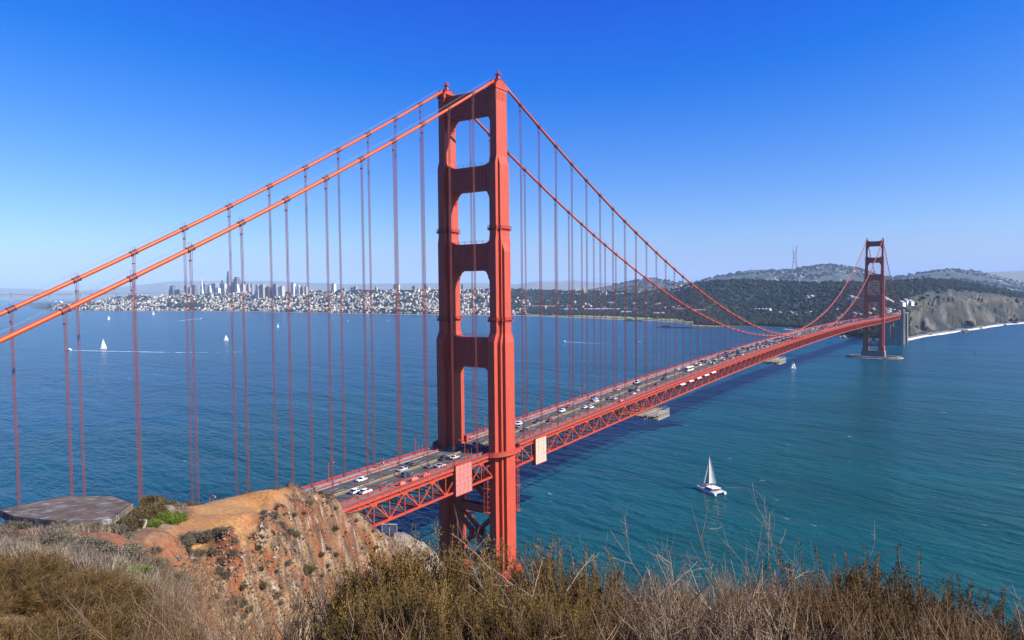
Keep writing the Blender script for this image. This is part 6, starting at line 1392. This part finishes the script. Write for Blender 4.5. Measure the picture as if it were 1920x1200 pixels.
# scrub bushes on the slopes, single plants
scrub = [shrub_proto('scrub_bush', 500+k, 34, .75, 1.5, 5, 26, .075, .035, GY, plume_len=.26, rad=.10, upr=.2) for k in range(3)]; green = [shrub_proto('green_scrub', 520+k, 30, .7, 1.6, 6, 30, .075, .04, GR, plume_len=.24, rad=.10, upr=.2) for k in range(2)]
darkb = [shrub_proto('dark_scrub', 540+k, 40, .9, 1.3, 6, 34, .08, .04, np.array([(.15, .118, .055), (.10, .085, .04), (.19, .145, .075)]), plume_len=.28, rad=.11, upr=.25) for k in range(2)]
def scrub_at(protos, k, a, d, s, label, cat, group, flat=1.0):
    o = protos[k % len(protos)]
    if o.name in used: o = copy_tree(o)
    used.add(o.name); X, Y = xy(a, d); o.location = (X, Y, ground(a, d)-.06*s); o.scale = (s, s, s*flat); o.rotation_euler = (0, 0, (k*2.399) % 6.283); tag(o, label, cat, group)
sr = np.random.default_rng(90)
FPX_ = np.arange(330., 822, 3.); FD = np.arange(40., 132, .5)
_t = np.array([(lambda v: (v@r0)/(v@f0))(ray(x, 1000)) for x in FPX_]); FA_ = _t[:, None]*FD[None]; FDD = np.repeat(FD[None], len(FPX_), 0)
_z = hz(FA_, FDD); _q = np.stack([CAM[0]+FA_*r0[0]+FDD*f0[0], CAM[1]+FA_*r0[1]+FDD*f0[1], _z], -1)-CAM; FY = 600-FPX*(_q@CU)/(_q@FW); FPT, FFC, FTP = zones(FA_, FDD)
def face_hit(px_, py_):
    """the first ground met along a sight line over the rock face: (a, d, clearing weight) or None"""
    i = int(np.clip((px_-330)/3., 0, len(FPX_)-1)); k = np.where(FY[i] <= py_)[0]
    if len(k) == 0 or k[0] == 0: return None
    return FA_[i, k[0]], FD[k[0]], FPT[i, k[0]]
n_s = 0
while n_s < 190:
    h = face_hit(sr.uniform(335, 760), sr.uniform(925, 1190))
    if h is None or h[2] > .08: continue
    n_s += 1; scrub_at(scrub if n_s % 4 else darkb, n_s, h[0], h[1], (.16+.62*sr.random()**2.2)*(1.6 if sr.random() < .10 else 1), 'small grey scrub bush on the rusty rock face below the clearing', 'shrub', 'grey scrub on the rusty rock face', .9)
n_s = 0
while n_s < 85:
    px_ = sr.uniform(-20, 330); d = sr.uniform(16, 44); v = ray(px_, 1000); a = d*(v@r0)/(v@f0)
    if fbm(a/5., d/5., 3, 71) < .0 and sr.random() < .8: continue
    n_s += 1; scrub_at(scrub, n_s, a, d, sr.uniform(.5, 1.15), 'grey brown scrub bush on the grassy slope in front of the bunker', 'shrub', 'grey scrub on the grassy slope', .8)
for k, (x, y, d, s) in enumerate(((205, 1048, 24, .8), (216, 1056, 23, .7), (238, 1043, 26, .8), (247, 1052, 24.5, .6), (228, 1085, 19, .7), (246, 1092, 18, .8), (258, 1080, 20, .7), (262, 1100, 17, .5), (110, 1000, 36, .8), (222, 1032, 27, .6))):
    P = at_d(x, y, d); a, dd = ad(P); scrub_at(green, k, a, dd, s, ['fresh green bush, one of a cluster on the grassy slope', 'fresh green bush in the lower cluster above the dark brush'][k > 3], 'shrub', 'upper green bushes on the slope' if k <= 3 else 'lower green bushes on the slope', .7)
for k, (x, y, d, s) in enumerate(((318, 995, 54, 1.4), (300, 985, 55, 1.3), (335, 990, 56, 1.3), (310, 978, 57, 1.2), (290, 1000, 50, 1.0))):
    P = at_d(x, y, d); a, dd = ad(P); scrub_at(green, k, a, dd, s, '%s green bush from the front in the hollow beside the dirt clearing' % ORD[k+1], 'shrub', 'green bushes beside the clearing', .8)
for k, (x, d, s) in enumerate(((268, 58, 1.35), (285, 62, 1.4), (300, 64, 1.3), (262, 54, 1.2), (258, 50, 1.1), (275, 52, 1.2), (318, 66, 1.2), (335, 69, 1.1), (352, 71, 1.3), (365, 73, 1.1), (248, 47, 1.2), (463, 76, .9), (475, 77.5, .8), (290, 57, 1.5), (540, 66, 1.0), (525, 64, 1.2), (510, 62, 1.1), (552, 68, .9))):
    v = ray(x, 960); a = d*(v@r0)/(v@f0); scrub_at(darkb if k not in (14, 15, 16, 17) else scrub, k, a, d, s, 'dark rounded bush along the cliff edge behind the clearing' if k < 14 else 'grey bush on the rim between the clearing and the rock face', 'shrub', 'dark bushes along the cliff edge' if k < 14 else 'grey bushes on the clearing rim')
for k, (x, d, s) in enumerate(((345, 48.5, 1.0), (360, 49.5, 1.2), (378, 50, 1.1), (395, 50, 1.2), (412, 50.5, 1.0), (428, 51, .9), (350, 47, 1.0), (372, 48, .9))):
    v = ray(x, 1020); a = d*(v@r0)/(v@f0); scrub_at(scrub, k, a, d, s, 'grey bush in the row along the near lip of the clearing', 'shrub', 'grey bushes on the near lip of the clearing', .85)

# dry grass: blades over the near spur, the lip of the clearing and thinly on the face
def grass(name, label, n, pxr, dr, keep, L, w, cols, seed, tint=1.0):
    r = np.random.default_rng(seed); px_ = r.uniform(*pxr, n); d = r.uniform(dr[0]**.5, dr[1]**.5, n)**2; T_ = (px_-960)/FPX; a = d*T_*1.02
    k = keep(a, d, r); a, d = a[k], d[k]; z = hz(a, d); P = np.stack([CAM[0]+a*r0[0]+d*f0[0], CAM[1]+a*r0[1]+d*f0[1], z], -1); m_ = len(P); V = []; C = []
    for q in range(5):
        o = r.normal(size=(m_, 3))*np.array((.14, .14, 0)); D = np.array((.45, -.15, 1.0))+r.normal(size=(m_, 3))*np.array((.45, .45, .1)); V.append(leaf_tris(P+o, D, L*r.uniform(.5, 1.25, m_), w*(.6+d/30), r)); c = cols[r.integers(0, len(cols), m_)]*r.uniform(.7, 1.2, (m_, 1)); C.append(np.repeat(c[:, None], 3, 1))
    V = np.concatenate(V).reshape(-1, 3); C = np.concatenate(C).reshape(-1, 3); o = np_mesh(name, V, np.arange(len(V)).reshape(-1, 3), m_straw, col=C); tag(o, label, 'grass', kind='stuff')
SC = np.array([(.40, .33, .24), (.33, .26, .19), (.46, .39, .29), (.25, .20, .155), (.30, .25, .20)])
grass('dry_grass', 'pale dry grass over the slope in front of the bunker', 17000, (-30, 345), (13, 40), lambda a, d, r: r.random(len(a)) < sm(-.06, .08, fbm(a/3.5, d/3.5, 3, 72)), .42, .016, SC, 61)
grass('dry_grass', 'dry grass tufts along the lip of the clearing and the rock face', 26000, (330, 740), (42, 105), lambda a, d, r: (zones(a, d)[0] < .12) & (r.random(len(a)) < .12+.5*sm(.02, .16, fbm(a/4., d/6., 3, 73))), .34, .016, SC*np.array((.9, .85, .8)), 62)
grass('scrub_tufts', 'small dark scrub tufts speckling the rock face', 22000, (330, 745), (42, 112), lambda a, d, r: (zones(a, d)[0] < .05) & (r.random(len(a)) < .10+.55*sm(.0, .14, fbm(a/2.2, d/3.2, 3, 74))), .20, .030, np.array([(.12, .105, .085), (.075, .066, .05), (.17, .15, .12), (.06, .05, .035)]), 66)
# broken stone scattered over the rock face
def stones(n, seed):
    r = np.random.default_rng(seed); v0, f0_ = bmesh_ico(1); hh = [face_hit(x, y) for x, y in zip(r.uniform(330, 818, n), r.uniform(915, 1200, n))]; hh = np.array([h for h in hh if h is not None and h[2] < .05]); a = hh[:, 0]+r.normal(size=len(hh))*.1; d = hh[:, 1]+r.uniform(-.3, .3, len(hh)); m_ = len(a); z = hz(a, d)
    s = r.uniform(.04, .15, m_)*(1+.7*(r.random(m_) < .05)); V = np.zeros((m_, len(v0), 3)); C = np.zeros_like(V); cc = np.array([(.19, .155, .115), (.17, .105, .06), (.10, .08, .065), (.19, .085, .035), (.25, .23, .195)])
    for i in range(m_): v = v0*(1+.42*r.normal(size=(len(v0), 1)))*s[i]*.8*np.array((1.3, 1, .75)); V[i] = v+np.array((*xy(a[i], d[i]), z[i]+s[i]*.2)); C[i] = cc[r.integers(5)]*r.uniform(.7, 1.2)
    o = np_mesh('rubble', V.reshape(-1, 3), (f0_[None]+len(v0)*np.arange(m_)[:, None, None]).reshape(-1, 3), mat('loose_stone', (1, 1, 1), (.7, .68, .66), 5., rough=.95, vcol=True, coord='World'), col=C.reshape(-1, 3)); tag(o, 'loose broken stones over the rusty rock face', 'rubble', kind='stuff')
stones(4200, 63)
# dry stalks and bare branching shrubs close to the camera
def stalks(name, label, n, seed, cols, band):
    r = np.random.default_rng(seed); V = []; F = []; C = []
    for k in range(n):
        x0, x1, d0, d1, y0, y1 = band[r.integers(len(band))]; px_ = r.uniform(x0, x1); d = r.uniform(d0, d1); top = at_d(px_, r.uniform(y0, y1), d); a, dd = ad(top); g = ground(a, dd); H = max(.25, top[2]-g); b0 = len(V)
        ln = r.normal(size=2)*.22; p = np.array([(top[0]-ln[0]*H, top[1]-ln[1]*H, g)+np.array((ln[0]*H*t**1.5, ln[1]*H*t**1.5, H*t))+np.append(r.normal(size=2)*.02*t, 0) for t in np.linspace(0, 1, 6)]); w = r.uniform(.0022, .0045); stick(p, w, w*.35, V, F)
        for q in range(r.integers(0, 4)):
            i = r.integers(2, 5); stick(bent(p[i], r.normal(size=3)*.6+np.array((0, 0, .9)), H*r.uniform(.12, .3), r, .2, .3, 3), w*.6, w*.25, V, F)
        c = cols[r.integers(len(cols))]*r.uniform(.7, 1.15); C += [c]*(len(V)-b0)
    o = np_mesh(name, np.array(V), np.array(F), m_straw, col=np.array(C)); tag(o, label, 'grass', kind='stuff')
ST = np.array([(.36, .24, .14), (.28, .18, .10), (.42, .31, .20), (.20, .125, .07), (.32, .20, .10)])
stalks('dry_stalks', 'tall dry brown stalks in front of the rock face', 620, 64, ST, [(240, 660, 5.2, 8.2, 1090, 1200), (300, 420, 6, 8, 1030, 1120), (330, 640, 5, 7, 1120, 1215), (560, 660, 5.0, 6.5, 1060, 1160)])
stalks('dry_stalks', 'dense dry stalks along the bottom edge between the shrubs', 1500, 65, ST, [(660, 1130, 3.6, 4.6, 1110, 1215), (1130, 1560, 3.8, 5.2, 1080, 1210), (1130, 1560, 4.2, 5.4, 1066, 1130), (1560, 1860, 3.7, 4.5, 1130, 1215)])
def bare(px_, d, topy, label, seed, lean=0., n0=7, H=None, mt=None):
    top = at_d(px_, topy, d); a, dd = ad(top); g = ground(a, dd); H = top[2]-g; r = np.random.default_rng(seed); V = []; F = []
    def grow(p, dr, L, w, lev):
        q = bent(p, dr, L, r, .10, .5, 6); stick(q, w, w*.5, V, F, 4 if lev == 0 else 3)
        if lev < 3:
            for k in range(r.integers(2, 5)):
                i = r.integers(2, 6); dv = (q[i]-q[i-1])/np.linalg.norm(q[i]-q[i-1])+r.normal(size=3)*.55; grow(q[i], dv, L*r.uniform(.35, .62), w*.55, lev+1)
    for k in range(n0):
        an = r.uniform(0, 6.283); grow((0, 0, -.05), (math.cos(an)*.38+lean*r0[0], math.sin(an)*.38+lean*r0[1], 1), H*r.uniform(.62, .92), .0085, 0)
    o = np_mesh('bare_shrub', np.array(V), np.array(F), mt or m_pale); o.location = (top[0], top[1], g); tag(o, label, 'dead shrub', 'bare dead shrubs in the foreground')
bare(1440, 5.0, 1008, 'large pale bare shrub spreading above the scrub right of centre', 71, n0=9); bare(1490, 5.2, 1022, 'pale bare shrub just right of the largest one', 72, n0=6); bare(1240, 5.2, 1045, 'thin bare shrub sticking up left of centre right', 73, n0=5); bare(1360, 5.1, 1028, 'tall thin bare shrub left of the largest pale one', 74, n0=3)
bare(1905, 4.6, 1015, 'bare dead shrub cut by the right edge of the picture', 75, n0=7, lean=-.1); bare(960, 4.7, 1000, 'thin bare branches crossing in front of the tower foot', 76, n0=4, lean=.08); bare(1310, 4.3, 1095, 'bare tangle low in the dry shrubs', 77, n0=8); bare(335, 6.6, 1035, 'brown bare stalky shrub in front of the rock face', 78, n0=6, mt=m_twig); bare(585, 6.2, 1075, 'brown bare shrub left of the leafy row', 79, n0=6, mt=m_twig); bare(1700, 4.2, 1120, 'pale bare shrub among the plumed ones', 80, n0=6); bare(800, 4.0, 1120, 'bare twigs low among the olive shrubs', 81, n0=5)

# ================================================================ HAZE: the sea air over the strait
b = MB(); b.box((CAM[0], CAM[1], (760-13)/2), (33000, 33000, (760+13)/2))
m = bpy.data.materials.new('sea_air'); m.use_nodes = True; T = m.node_tree
for n in list(T.nodes):
    if n.type == 'BSDF_PRINCIPLED': T.nodes.remove(n)
pv = T.nodes.new('ShaderNodeVolumePrincipled'); pv.inputs['Color'].default_value = (.46, .71, 1.0, 1); pv.inputs['Density'].default_value = 3.2e-5; pv.inputs['Anisotropy'].default_value = -.1
T.links.new(pv.outputs[0], T.nodes['Material Output'].inputs['Volume'])
try: m.cycles.homogeneous_volume = True
except Exception: pass
o = b.build('haze', m); o['kind'] = 'stuff'; o['label'] = 'pale blue sea haze over the strait'
